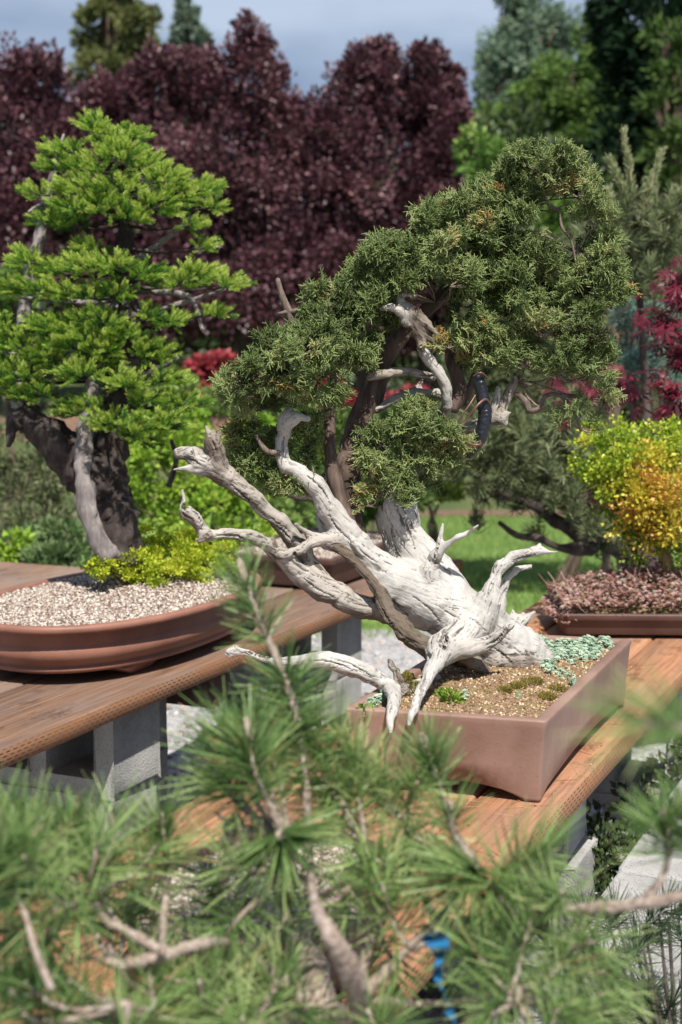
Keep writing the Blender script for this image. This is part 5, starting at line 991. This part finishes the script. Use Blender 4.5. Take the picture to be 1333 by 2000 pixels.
k = 150; q = fl+np.stack([RNG.uniform(-.035, .03, k), RNG.uniform(-.02, .2, k), RNG.uniform(.045, .075, k)], 1); scatter(mb, ROS, q, rdir(k)*.6+[0, 0, 1], RNG.uniform(.005, .009, k), RNG.uniform(.3, .8, k))
V, Fs, A = mb.get(); obj('stonecrop', V, Fs, RS, base=(rp_c[0], rp_c[1], TABLE+.06), attrs=A, label='pinkish-red stonecrop mat spilling over the low dark pot at the right rear', category='stonecrop')

# small fir bonsai in the oval pot
fb = P(222, 1092, 3.50); fb[2] = TABLE+.15
ft = thing('fir_bonsai', fb, 'bright green layered fir bonsai with dark leaning trunk in the oval pot', 'bonsai tree')
FB = barkmat('fir_bark', (.018, .013, .012), (.055, .04, .035), (.12, .095, .085), 60, .4); FG = barkmat('grey_fir_bark', (.10, .085, .08), (.24, .21, .20), (.40, .37, .35), 60, .25)
for nm, rows, mt in (('trunk', [(240, 1105, 3.52, 38), (232, 1050, 3.52, 38), (210, 990, 3.52, 45), (170, 925, 3.50, 44), (115, 868, 3.48, 36), (70, 830, 3.47, 28), (38, 812, 3.46, 20), (24, 838, 3.45, 12), (16, 872, 3.44, 4)], FB), ('upper_trunk', [(205, 980, 3.54, 44), (210, 900, 3.55, 38), (225, 800, 3.55, 30), (238, 700, 3.55, 26), (246, 600, 3.55, 22), (247, 500, 3.55, 19), (243, 420, 3.55, 14), (225, 340, 3.55, 9), (195, 260, 3.55, 4)], FB),
                     ('grey_stem', [(222, 1088, 3.44, 19), (203, 1074, 3.42, 20), (182, 1030, 3.41, 19), (168, 975, 3.41, 18), (162, 915, 3.42, 16), (164, 860, 3.43, 15), (172, 800, 3.44, 16), (180, 740, 3.46, 13)], FG),
                     ('dead_branch', [(40, 812, 3.46, 16), (38, 740, 3.5, 13), (45, 640, 3.53, 13), (58, 540, 3.55, 13), (78, 460, 3.55, 12), (92, 390, 3.55, 9), (108, 320, 3.55, 5), (125, 262, 3.55, 2.5)], FG), ('dead_branch', [(80, 455, 3.55, 6), (70, 478, 3.53, 5), (58, 500, 3.5, 2)], FG), ('dead_branch', [(90, 395, 3.55, 5), (70, 405, 3.52, 4), (56, 414, 3.5, 2)], FG),
                     ('branch', [(246, 560, 3.55, 9), (300, 570, 3.50, 7), (370, 580, 3.46, 5), (392, 632, 3.45, 4), (398, 650, 3.44, 2)], FG), ('branch', [(248, 520, 3.55, 8), (320, 470, 3.5, 6), (380, 420, 3.46, 3)], FG), ('branch', [(244, 620, 3.55, 9), (330, 600, 3.48, 6), (440, 565, 3.44, 3)], FG),
                     ('branch', [(246, 600, 3.55, 9), (150, 590, 3.48, 6), (30, 580, 3.44, 3)], FG), ('branch', [(236, 720, 3.55, 9), (120, 700, 3.48, 6), (10, 690, 3.44, 3)], FG), ('branch', [(232, 760, 3.55, 9), (310, 720, 3.48, 6), (350, 700, 3.44, 3)], FG), ('branch', [(330, 950, 3.9, 6), (345, 900, 3.9, 5), (335, 860, 3.9, 4)], FB)):
    tb = MB(); V, Q, T = tube(PX(rows), 14, .38 if mt is FB else .34, int(rows[0][0]), 6, 90, .5); tb.add(V, Q, T); tb.obj(nm, mt, ft, smooth=True)
def firshoot(seed, n=66):
    rg = np.random.default_rng(seed); Vs = []; Qs = []; A = []; k = 0; V_, Q_ = prism((0, 0, 0), (0, 0, 1), .03, .02); Vs.append(V_); Qs.append(np.array(Q_)); A.append(np.full(6, -.2)); k = 6
    for i in range(n):
        f = (i+.5)/n*1.0; a = rg.uniform(-1.9, 1.9); d = np.array([math.sin(a), math.cos(a), .75+.55*f+.1*rg.normal()]); d /= np.linalg.norm(d); l = .36*(1-.25*abs(f-.5)); s = np.cross(d, [rg.normal(), rg.normal(), rg.normal()]); s /= np.linalg.norm(s)
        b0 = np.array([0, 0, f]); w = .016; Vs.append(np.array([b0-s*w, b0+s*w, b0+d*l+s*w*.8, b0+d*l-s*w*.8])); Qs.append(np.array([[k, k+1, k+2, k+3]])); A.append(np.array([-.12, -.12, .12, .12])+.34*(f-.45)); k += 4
    return np.vstack(Vs), np.vstack(Qs), None, np.concatenate(A)
FS = [firshoot(k) for k in range(5)]
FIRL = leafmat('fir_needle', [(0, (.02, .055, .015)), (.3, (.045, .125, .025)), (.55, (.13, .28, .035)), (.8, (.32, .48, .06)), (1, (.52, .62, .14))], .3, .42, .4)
fp = [(190, 252, 34, 15, 1), (262, 266, 22, 14, 1), (215, 280, 30, 16, 1), (130, 295, 42, 13, 1), (235, 305, 46, 20, 1), (108, 325, 32, 13, 1), (170, 330, 44, 18, 1), (285, 325, 42, 18, 1), (150, 368, 46, 16, .9), (75, 380, 28, 11, .9), (230, 370, 52, 20, .9), (322, 352, 42, 18, 1), (355, 385, 46, 16, 1), (402, 372, 26, 12, 1.1), (414, 406, 20, 9, 1.1), (200, 402, 48, 20, .9), (310, 405, 54, 22, 1), (255, 428, 28, 16, .9), (140, 410, 40, 16, .7), (372, 440, 24, 12, 1.1), (396, 485, 22, 9, 1.1), (88, 432, 18, 16, .6), (145, 440, 30, 20, .4),
      (172, 492, 30, 18, .9), (160, 522, 42, 18, .9), (222, 522, 46, 20, .8), (50, 512, 30, 16, .8), (112, 532, 36, 16, .7), (285, 540, 46, 22, .6), (390, 540, 44, 18, 1), (450, 560, 26, 12, 1.1), (350, 556, 36, 13, .9), (60, 566, 56, 16, .9), (150, 576, 56, 16, .9), (222, 576, 46, 16, .8), (8, 562, 26, 13, .9), (420, 616, 32, 9, 1), (342, 632, 26, 12, .9), (290, 620, 28, 16, .5), (100, 640, 56, 16, .6), (192, 630, 56, 20, .7), (30, 672, 46, 20, .8), (150, 670, 46, 20, .7), (240, 660, 46, 16, .8), (90, 700, 56, 20, .7), (200, 690, 36, 34, .8), (300, 690, 44, 22, .9), (150, 732, 46, 18, .8), (30, 732, 46, 18, .7), (240, 750, 56, 18, 1), (330, 742, 36, 16, .9), (366, 790, 34, 13, .8), (290, 790, 54, 16, .8), (60, 772, 56, 18, .6), (160, 800, 54, 20, .6), (220, 832, 50, 18, .7), (-20, 640, 40, 30, .7), (-20, 740, 40, 30, .7), (280, 850, 44, 24, .5), (330, 830, 36, 22, .5)]
pos = []; D = []; TI = []; tb = MB()
for q, (x, y, rx, ry, tn) in enumerate(fp):
    for ly in (0, 1):
        d0 = 3.42+RNG.uniform(-.03, .03)+.14*ly-(.04 if y > 500 else 0); n_ = int(rx*ry*.046*(1 if ly == 0 else .7))+3
        c = P(x, y, d0); R3 = np.array([rx*d0/F, .055, ry*d0/F]); dr = rdir(n_)*RNG.uniform(.2, 1, n_)[:, None]**.5; pos.append(c+dr*R3*.8)
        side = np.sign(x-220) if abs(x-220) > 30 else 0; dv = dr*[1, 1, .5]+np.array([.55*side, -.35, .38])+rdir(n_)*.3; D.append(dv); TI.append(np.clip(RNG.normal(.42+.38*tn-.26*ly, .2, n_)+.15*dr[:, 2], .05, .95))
    j = P(242 if y < 800 else 200, min(max(y, 300), 900), 3.55); c = P(x, y, 3.42); V, Q, T = tube([(*j, .005), (*((c+j)/2-[0, 0, .01]), .004), (*c, .002)], 6, .2, q, 3, 200); tb.add(V, Q, T)
pos = np.vstack(pos); D = np.vstack(D); TI = np.concatenate(TI); R_ = rotmats(D, np.zeros(len(D)))
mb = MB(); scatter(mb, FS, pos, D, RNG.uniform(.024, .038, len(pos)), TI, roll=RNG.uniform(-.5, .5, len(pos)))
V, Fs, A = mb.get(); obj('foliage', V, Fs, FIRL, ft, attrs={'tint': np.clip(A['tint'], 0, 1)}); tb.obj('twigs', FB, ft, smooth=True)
print('fir shoots', len(pos))

# golden groundcover by the fir
GC = leafmat('golden_leaf', [(0, (.16, .24, .01)), (.4, (.42, .52, .04)), (.8, (.62, .68, .07)), (1, (.66, .55, .14))], .35, .5, .3)
gb_ = [B(246, 1106, 66, 38, 3.50), B(325, 1098, 66, 46, 3.58), B(395, 1100, 52, 40, 3.66), B(438, 1118, 34, 24, 3.72), B(200, 1108, 26, 22, 3.42), B(300, 1122, 60, 22, 3.52), B(380, 1128, 50, 18, 3.6), B(360, 1062, 46, 32, 3.7), B(290, 1062, 40, 30, 3.66), B(420, 1085, 40, 30, 3.7)]
gt_ = thing('groundcover_plant', (P(320, 1140, 3.6)[0], P(320, 1140, 3.6)[1], TABLE+.14), 'golden-green low bushy plant at the foot of the fir trunk', 'plant'); mb = MB(); crown(mb, gb_, 21000, OV, .0088, .3, .7, 20, .8); mb.obj('leaves', GC, gt_)
tb = MB()
for _ in range(60):
    bq = gb_[RNG.integers(0, 8)]; e_ = bq[0]+rdir(1)[0]*np.array(bq[1])*.8; s0 = np.array([e_[0]*.6+gt_.location[0]*.4, e_[1]*.6+gt_.location[1]*.4, TABLE+.14]); V, Q, T = tube([(*s0, .0014), (*((s0+e_)/2), .0012), (*e_, .0006)], 4, 0, 0, 2); tb.add(V, Q, T)
tb.obj('stems', BRB, gt_, smooth=True)

# small dark bonsai in the far pot of the left bench
sb_b = (dp_c[0]+.02, dp_c[1]+.05, TABLE+.12); sb = thing('pine_bonsai', sb_b, 'dark little bonsai in the far brown pot, half hidden by the juniper', 'bonsai tree')
tb = MB(); c0 = np.array(sb_b); V, Q, T = tube([(*c0, .028), (*(c0+[.03, 0, .06]), .024), (*(c0+[-.03, 0, .13]), .018), (*(c0+[.02, 0, .24]), .01)], 9, .35, 5, 5, 60); tb.add(V, Q, T)
for dx, dz in ((-.2, .16), (.2, .2), (.1, .3), (-.1, .28)): V, Q, T = tube([(*(c0+[0, 0, .12]), .012), (*(c0+[dx*.5, 0, dz*.8]), .009), (*(c0+[dx, 0, dz]), .004)], 7, .3, 5, 4, 60); tb.add(V, Q, T)
tb.obj('trunk', DKB, sb, smooth=True); mb = MB()
crown(mb, [(c0+[dx, dy, dz], (.11, .09, .05)) for dx, dy, dz in ((-.2, 0, .18), (.2, 0, .22), (0, .05, .3), (-.1, .1, .26), (.1, -.05, .16), (.0, 0, .38))], 5000, DF, .02, .3, .5, 14); mb.obj('foliage', leafmat('dark_bonsai_leaf', [(0, (.03, .06, .015)), (.6, (.09, .15, .03)), (1, (.2, .26, .06))], .2, .6, .2), sb)

# ------------------------------------------------------------------ foreground pine bonsai
PPC = UV(1.45, -.745, TABLE); pa, pb = .21, .15
fpot = thing('bonsai_pot', PPC, 'dark oval pot of the foreground pine, hidden among the needles', 'plant pot')
def psh(ins, n=64):
    a = np.arange(n)/n*2*math.pi; return PPC[None]*[1, 1, 0]+UX[None]*((pa-ins)*np.cos(a))[:, None]-VX[None]*((pb-ins)*np.sin(a))[:, None]
pr = [(.05, .001), (.045, .004), (.03, .02), (.012, .06), (.006, .09), (0, .093), (0, .106), (.004, .108), (.014, .108), (.016, .1), (.02, .08)]
V, Q, n = loops([(a, z+TABLE) for a, z in pr], psh); o0 = len(V); V = np.vstack([V, [[PPC[0], PPC[1], TABLE+.001]]]); j = np.arange(n); obj('pot_body', V, [Q, np.stack([(j+1) % n, j, np.full(n, o0)], -1)], CLAY3, fpot, smooth=True)
L0 = psh(.016); L0[:, 2] = TABLE+.096; V = np.vstack([L0, [[PPC[0], PPC[1], TABLE+.115]]]); obj('soil', V, np.stack([j, (j+1) % n, np.full(n, n)], -1), PUMB, fpot, smooth=True)
mb = MB(); nn = 7000; a = RNG.uniform(0, 2*math.pi, nn); r_ = RNG.uniform(0, 1, nn)**.5; p = PPC[None]+UX[None]*((pa-.018)*r_*np.cos(a))[:, None]-VX[None]*((pb-.018)*r_*np.sin(a))[:, None]; p[:, 2] = TABLE+.097+.019*(1-r_)
scatter(mb, PEB, p, rdir(nn), RNG.uniform(.0018, .0038, nn), RNG.uniform(0, 1, nn)); go = mb.obj('pumice_grit', PUM, fpot); go['kind'] = 'stuff'
ppb = PPC+np.array([.0, 0, .105]); FP = thing('pine_bonsai', ppb, 'blurred long-needled pine bonsai filling the foreground, with pale grey branches', 'bonsai tree')
PB = barkmat('pine_branch_bark', (.15, .10, .075), (.38, .30, .25), (.60, .54, .49), 110, 1.5)
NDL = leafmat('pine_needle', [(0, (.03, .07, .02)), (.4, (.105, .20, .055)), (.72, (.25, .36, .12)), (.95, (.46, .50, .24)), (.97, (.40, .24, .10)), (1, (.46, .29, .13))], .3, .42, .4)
BUD = barkmat('pine_bud', (.30, .22, .16), (.50, .40, .33), (.66, .58, .50), 300, .5)
nm_ = MB()
def br(rows, name='branch', rough=.28):
    tb = MB(); s = spline(PX(rows), 14); L_ = np.concatenate([[0], np.cumsum(np.linalg.norm(np.diff(s[:, :3], axis=0), axis=1))]); s[:, 3] *= .9+.16*np.abs(np.sin(L_*420+2*vnoise(np.stack([L_*60, L_*0, L_*0], 1), 3))); V, Q, T = tube([tuple(x) for x in s], 10, rough, int(rows[0][0]), 1, 260, 1.0); tb.add(V, Q, T); tb.obj(name, PB, FP, smooth=True)
root = P(640, 1985, 1.42); tb = MB(); V, Q, T = tube([(*(ppb-[0, 0, .02]), .03), (*(ppb*.5+root*.5+[0.0, 0, .0]), .026), (*root, .02)], 12, .35, 3, 6, 60); tb.add(V, Q, T); tb.obj('trunk', PB, FP, smooth=True)
br([(705, 1960, 1.34, 16), (692, 1915, 1.28, 23), (668, 1868, 1.25, 21), (640, 1815, 1.24, 17), (618, 1775, 1.28, 12), (606, 1700, 1.40, 8)]); br([(640, 1985, 1.42, 20), (690, 1975, 1.38, 18), (705, 1950, 1.36, 16)])
br([(480, 1846, 1.40, 9), (420, 1841, 1.30, 10), (370, 1850, 1.27, 12), (310, 1868, 1.25, 13), (262, 1880, 1.25, 12), (222, 1884, 1.25, 8), (180, 1870, 1.28, 5), (140, 1880, 1.3, 3)]); br([(640, 1985, 1.42, 18), (560, 1920, 1.42, 13), (480, 1860, 1.42, 11), (420, 1841, 1.42, 10)])
br([(318, 1862, 1.25, 11), (285, 1838, 1.25, 10), (245, 1818, 1.26, 9), (212, 1802, 1.27, 8), (188, 1770, 1.34, 8), (158, 1738, 1.33, 8), (142, 1695, 1.33, 7), (130, 1650, 1.33, 6)])
br([(318, 1860, 1.23, 8), (320, 1800, 1.33, 8), (326, 1720, 1.38, 6), (324, 1650, 1.38, 5), (314, 1598, 1.38, 4)])
br([(606, 1700, 1.40, 8), (602, 1620, 1.42, 8), (598, 1530, 1.43, 8), (588, 1450, 1.44, 8), (572, 1372, 1.45, 8), (548, 1305, 1.46, 8), (515, 1225, 1.47, 7), (490, 1165, 1.47, 6), (474, 1118, 1.48, 5)])
br([(606, 1700, 1.40, 8), (575, 1665, 1.38, 7), (548, 1615, 1.37, 8), (520, 1560, 1.37, 7), (496, 1500, 1.36, 6), (486, 1440, 1.36, 5)])
br([(700, 1950, 1.38, 13), (800, 1850, 1.40, 9), (890, 1760, 1.38, 8), (930, 1700, 1.37, 10), (905, 1655, 1.37, 8), (886, 1620, 1.37, 7), (880, 1585, 1.37, 6)])
br([(905, 1740, 1.37, 8), (890, 1640, 1.42, 7), (868, 1570, 1.44, 7), (850, 1510, 1.45, 6), (832, 1455, 1.45, 5)])
br([(930, 1800, 1.37, 13), (1040, 1780, 1.34, 12), (1150, 1775, 1.31, 12), (1250, 1765, 1.29, 12), (1345, 1745, 1.28, 11), (1420, 1700, 1.28, 9)]); br([(800, 1850, 1.37, 13), (870, 1815, 1.37, 13), (930, 1800, 1.37, 13)])
br([(1250, 1765, 1.29, 9), (1290, 1720, 1.29, 7), (1308, 1660, 1.29, 6), (1300, 1600, 1.29, 5)]); br([(640, 1985, 1.42, 16), (560, 1990, 1.33, 14), (490, 2010, 1.30, 14), (440, 2040, 1.28, 13)]); br([(490, 2010, 1.3, 10), (525, 1950, 1.3, 8), (550, 1900, 1.31, 6)])
br([(612, 1770, 1.39, 8), (650, 1760, 1.40, 7), (680, 1735, 1.41, 7), (700, 1705, 1.42, 6), (712, 1640, 1.43, 5), (700, 1560, 1.43, 4)]); br([(700, 1930, 1.36, 12), (735, 1800, 1.42, 8), (800, 1700, 1.44, 6), (790, 1600, 1.45, 5)])
br([(640, 1985, 1.42, 12), (420, 2000, 1.38, 8), (250, 1975, 1.34, 6), (100, 1930, 1.3, 5), (30, 1880, 1.28, 4)]); br([(700, 1950, 1.40, 10), (850, 1960, 1.40, 6), (1000, 1930, 1.37, 5), (1080, 1880, 1.36, 4)])
def bud(a, b_, d):
    tb = MB(); V, Q, T = tube(PX([(*a, d, 7), (a[0]*.6+b_[0]*.4, a[1]*.6+b_[1]*.4, d, 9.5), (a[0]*.3+b_[0]*.7, a[1]*.3+b_[1]*.7, d, 8.5), (*b_, d, 4)]), 8, .15, 1, 4, 300); tb.add(V, Q, T); tb.obj('bud', BUD, FP, smooth=True)
for a, b_, d in (((478, 1140), (468, 1092), 1.475), ((487, 1450), (480, 1402), 1.36), ((832, 1465), (824, 1432), 1.45), ((882, 1605), (879, 1564), 1.37), ((1300, 1610), (1297, 1578), 1.29), ((127, 1650), (121, 1606), 1.33), ((315, 1610), (313, 1586), 1.38), ((935, 1705), (930, 1690), 1.35), ((548, 1640), (546, 1622), 1.35)): bud(a, b_, d)
def SH(path, n, Ln=.052, **k): shoot(nm_, [P(*q) for q in path], n, Ln, **k)
SH([(545, 1300, 1.46), (515, 1225, 1.47), (490, 1165, 1.47), (476, 1125, 1.475)], 210, .050, f0=.1, ang=(1.3, .45))
SH([(588, 1450, 1.44), (572, 1372, 1.45), (556, 1320, 1.46)], 260, .056, f0=0, ang=(1.7, 1.0)); SH([(600, 1560, 1.43), (592, 1470, 1.44), (580, 1410, 1.44)], 200, .055, f0=0, ang=(1.6, 1.1), tint=.4)
SH([(530, 1585, 1.37), (496, 1500, 1.36), (487, 1450, 1.36)], 240, .056, f0=.1, ang=(1.35, .6)); SH([(590, 1680, 1.38), (552, 1640, 1.36), (545, 1625, 1.36)], 260, .062, f0=.3, ang=(1.9, 1.2), droop=.5)
SH([(866, 1560, 1.44), (850, 1510, 1.45), (836, 1470, 1.45)], 210, .052, f0=.1, ang=(1.4, .55)); SH([(890, 1645, 1.37), (884, 1610, 1.37), (881, 1590, 1.37)], 70, .045, ang=(1.2, .6))
SH([(905, 1740, 1.36), (925, 1708, 1.35), (932, 1695, 1.35)], 340, .066, f0=.1, ang=(2.0, 1.2), droop=.35, tint=.62); SH([(960, 1700, 1.36), (1020, 1680, 1.35), (1060, 1670, 1.35)], 200, .06, f0=0, ang=(1.5, .8), tint=.6)
SH([(1308, 1680, 1.29), (1306, 1640, 1.29), (1300, 1605, 1.29)], 220, .052, f0=.05, ang=(1.5, .7)); SH([(1340, 1680, 1.29), (1355, 1630, 1.29), (1350, 1590, 1.29)], 160, .052, f0=.05)
SH([(145, 1720, 1.33), (135, 1670, 1.33), (128, 1630, 1.33)], 230, .052, f0=.1, ang=(1.25, .5)); SH([(325, 1720, 1.38), (322, 1650, 1.38), (314, 1605, 1.38)], 190, .052, f0=.1, ang=(1.3, .6))
SH([(700, 1580, 1.43), (695, 1520, 1.44), (690, 1460, 1.44)], 110, .048, f0=0, ang=(1.2, .5), tint=.8); SH([(780, 1620, 1.45), (760, 1560, 1.45), (745, 1510, 1.45)], 130, .05, f0=0, tint=.8); SH([(-60, 1780, 1.2), (-20, 1720, 1.2), (0, 1665, 1.2)], 200, .055, f0=0)
SH([(530, 1985, 1.3), (545, 1930, 1.3), (552, 1890, 1.3)], 80, .055, f0=0, tint=.75)
twg = MB()
fill = [(40, 1760, 1.2), (90, 1840, 1.3), (20, 1900, 1.25), (140, 1920, 1.25), (60, 1990, 1.2), (180, 1700, 1.3), (220, 1650, 1.36), (130, 1770, 1.25), (180, 1990, 1.22), (20, 1640, 1.25), (70, 1700, 1.22), (270, 1700, 1.36), (300, 1960, 1.25), (240, 2020, 1.2), (400, 1960, 1.28), (450, 1930, 1.34), (500, 1700, 1.36), (470, 1790, 1.36), (700, 1750, 1.4), (740, 1690, 1.42), (700, 1620, 1.44), (660, 1560, 1.45), (640, 1500, 1.46), (300, 1790, 1.5), (420, 1790, 1.5), (180, 1800, 1.42), (560, 1790, 1.5), (380, 1920, 1.4), (300, 1940, 1.4), (430, 1745, 1.5), (600, 1745, 1.5), (665, 1725, 1.5), (255, 1785, 1.48), (210, 1790, 1.45), (500, 1450, 1.42), (430, 1510, 1.4), (470, 1560, 1.4), (60, 1620, 1.3), (10, 1680, 1.28), (450, 1480, 1.4), (440, 1540, 1.4), (540, 1500, 1.42), (640, 1580, 1.46), (690, 1480, 1.47), (1140, 1960, 1.32), (200, 1740, 1.4), (770, 1700, 1.42), (820, 1640, 1.42), (760, 1780, 1.38), (770, 1880, 1.42), (840, 1770, 1.42), (920, 1850, 1.34), (960, 1900, 1.3), (1020, 1860, 1.3), (1000, 1960, 1.28), (740, 2010, 1.32), (1080, 1780, 1.32), (980, 1760, 1.34), (1090, 1980, 1.3), (1150, 1900, 1.34), (1080, 1900, 1.3), (860, 1700, 1.4), (800, 1560, 1.45), (720, 1540, 1.46), (580, 2010, 1.3), (480, 2030, 1.28), (1060, 2030, 1.27), (960, 2040, 1.27), (100, 1960, 1.2), (0, 1820, 1.25), (1120, 1850, 1.32)]
anchors = np.array([P(*q) for q in ((158, 1738, 1.33), (222, 1884, 1.36), (100, 1930, 1.12), (250, 1960, 1.2), (420, 1980, 1.3), (480, 1860, 1.42), (575, 1665, 1.38), (606, 1700, 1.4), (700, 1705, 1.42), (735, 1800, 1.42), (800, 1700, 1.44), (800, 1850, 1.37), (890, 1760, 1.37), (905, 1700, 1.38), (1040, 1780, 1.34), (850, 1960, 1.3), (1000, 1930, 1.28), (690, 1905, 1.36), (868, 1570, 1.44), (712, 1640, 1.43), (790, 1600, 1.45), (560, 1990, 1.33), (245, 1818, 1.36))])
for q, (x, y, d) in enumerate(fill):
    c = P(x, y, d); j = np.argmin(((anchors-c)**2).sum(1)); A0 = anchors[j]; dv = c-A0; dv /= np.linalg.norm(dv)+1e-6; dv = dv*.6+RNG.normal(0, .25, 3)+[0, 0, .5]; dv /= np.linalg.norm(dv); tip = c+dv*.03
    V, Q, T = tube([(*A0, .0032), (*((A0+c)/2-[0, 0, .006]), .0028), (*c, .0026), (*tip, .002)], 7, .25, q, 4, 200); twg.add(V, Q, T)
    dark = x < 220 and y > 1780
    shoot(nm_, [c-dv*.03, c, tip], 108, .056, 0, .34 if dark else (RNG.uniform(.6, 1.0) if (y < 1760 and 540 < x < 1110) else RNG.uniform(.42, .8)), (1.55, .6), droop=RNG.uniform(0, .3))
SH([(1420, 1470, .80), (1330, 1420, .78), (1230, 1415, .76)], 120, .045, f0=0, ang=(.9, .4), tint=.7); nb_ = MB(); V, Q, T = tube(PX([(1500, 1640, .9, 8), (1420, 1470, .80, 6), (1330, 1420, .78, 5), (1230, 1415, .76, 3)]), 7, .2, 1, 4, 200); nb_.add(V, Q, T)
V, Q, T = tube([tuple(P(1420, 1700, 1.28))+(.004,), tuple(P(1480, 1670, 1.0))+(.004,), tuple(P(1500, 1640, .9))+(.003,)], 7, .2, 1, 4, 200); nb_.add(V, Q, T)
nb_.obj('branch', PB, FP, smooth=True); twg.obj('twigs', PB, FP, smooth=True)
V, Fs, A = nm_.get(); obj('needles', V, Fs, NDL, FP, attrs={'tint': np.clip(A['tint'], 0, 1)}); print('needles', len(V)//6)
# knobbly dead twigs
mb = MB()
for x, y in ((440, 1600), (470, 1605), (500, 1600), (450, 1625), (480, 1640), (505, 1645), (455, 1660), (490, 1670), (440, 1690), (500, 1615), (465, 1590)):
    V, Q, T = tube(PX([(x, y, 1.40, 8), (x+RNG.normal()*14, y+14, 1.40, 10), (x+RNG.normal()*22, y+32, 1.41, 7)]), 7, .5, x, 4, 300); mb.add(V, Q, T)
V, Q, T = tube(PX([(500, 1690, 1.40, 6), (480, 1640, 1.40, 6), (450, 1610, 1.40, 5), (425, 1590, 1.4, 4)]), 7, .3, 2, 4, 200); mb.add(V, Q, T); V, Q, T = tube(PX([(606, 1720, 1.40, 6), (550, 1705, 1.40, 6), (500, 1690, 1.4, 6)]), 7, .3, 2, 4, 200); mb.add(V, Q, T)
mb.obj('dead_twigs', barkmat('pinkish_twig', (.16, .11, .10), (.40, .31, .28), (.60, .50, .46), 150, 1), FP, smooth=True)
# blue plastic tape hanging among the branches
m, t, b = nodes('blue_plastic'); b.inputs['Base Color'].default_value = (.02, .15, .33, 1); b.inputs['Roughness'].default_value = .3; n = noise(t, 60, 4, objvec(t)); bump(t, b, n.outputs[0], .8, .006)
k = 40; s_ = np.linspace(0, 1, k); cx = 848+28*s_+6*np.sin(s_*9); cy = 1822+170*s_; c = np.array([P(a, b_, 1.30+.01*math.sin(i*.8)) for i, (a, b_) in enumerate(zip(cx, cy))]); w = .0085+.003*np.sin(s_*14)+.0015*np.sin(s_*37)
tw_ = s_*2.2; wd = np.stack([np.cos(tw_), np.sin(tw_)*.8, .3*np.sin(s_*20)], 1); V = np.stack([c-wd*w[:, None], c+wd*w[:, None], c+wd*w[:, None]+[0, .001, 0], c-wd*w[:, None]+[0, .001, 0]], 1).reshape(-1, 3)
i = np.arange(k-1)[:, None]*4; j = np.arange(4)[None]; Q = np.stack([i+j, i+(j+1) % 4, i+4+(j+1) % 4, i+4+j], -1).reshape(-1, 4); obj('plastic_tape', V, Q, m, label='crumpled bright blue plastic tape hanging in the foreground pine', category='tape')
# dark needle sprays of a low pine beside the bench, in its shade at the lower right
lp = thing('pine_shrub', UV(1.75, -.30, .39), 'low dark pine growing on the blocks beside the bench, lower right', 'pine'); mb = MB(); tb = MB(); b0 = UV(1.75, -.30, .385)
for q in range(26):
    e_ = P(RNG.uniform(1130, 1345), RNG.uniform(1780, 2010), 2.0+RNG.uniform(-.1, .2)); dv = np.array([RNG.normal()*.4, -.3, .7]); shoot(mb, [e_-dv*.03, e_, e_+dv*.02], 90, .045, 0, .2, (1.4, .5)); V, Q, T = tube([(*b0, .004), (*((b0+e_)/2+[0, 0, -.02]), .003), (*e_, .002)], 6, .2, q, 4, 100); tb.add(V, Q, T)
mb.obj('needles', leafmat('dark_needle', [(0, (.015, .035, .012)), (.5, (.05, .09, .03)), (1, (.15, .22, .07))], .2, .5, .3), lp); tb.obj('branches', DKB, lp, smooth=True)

plant('dark_shrub', 'added dark green leaf mass standing in for the shade beneath the right bench, beside the concrete blocks', 'shrub', [(UV(2.75, -.66, .22), (.16, .16, .2)), (UV(3.1, -.60, .24), (.18, .18, .22)), (UV(3.5, -.52, .24), (.2, .2, .22)), (UV(3.9, -.4, .22), (.2, .2, .2)), (UV(4.3, -.3, .3), (.25, .2, .28))], 9000, leafmat('shade_fill_leaf', [(0, (.02, .04, .015)), (.6, (.06, .09, .03)), (1, (.13, .17, .06))], .2), .022, DKB, 2, thick=.01, base=(UV(3.2, -.6, 0)))  # added leaf mass, darkens the gap between bench and blocks
# dry needles and crumbs lying on the bench by the pot
mb = MB(); nn = 420; u_ = RNG.uniform(1.2, 3.3, nn); v_ = VE-RNG.uniform(.005, .55, nn); p = UX[None]*u_[:, None]+VX[None]*v_[:, None]; p[:, 2] = TABLE+.0022; d = rdir(nn); d[:, 2] = 0
V_, Q_ = prism((0, 0, -.5), (0, 0, .5), .011, .007); scatter(mb, [(V_, np.array(Q_), None)], p, d, RNG.uniform(.025, .05, nn), RNG.uniform(.2, .9, nn)); scatter(mb, PEB, p[:90]+[0.02, 0.01, 0], rdir(90), RNG.uniform(.0012, .003, 90), RNG.uniform(.4, 1, 90))
mb.obj('fallen_needles', leafmat('dry_needle', [(0, (.14, .07, .03)), (.6, (.40, .24, .11)), (1, (.62, .48, .32))], 0, .8, .2), label='dry brown pine needles and crumbs fallen on the right bench', category='fallen needles', kind='stuff')
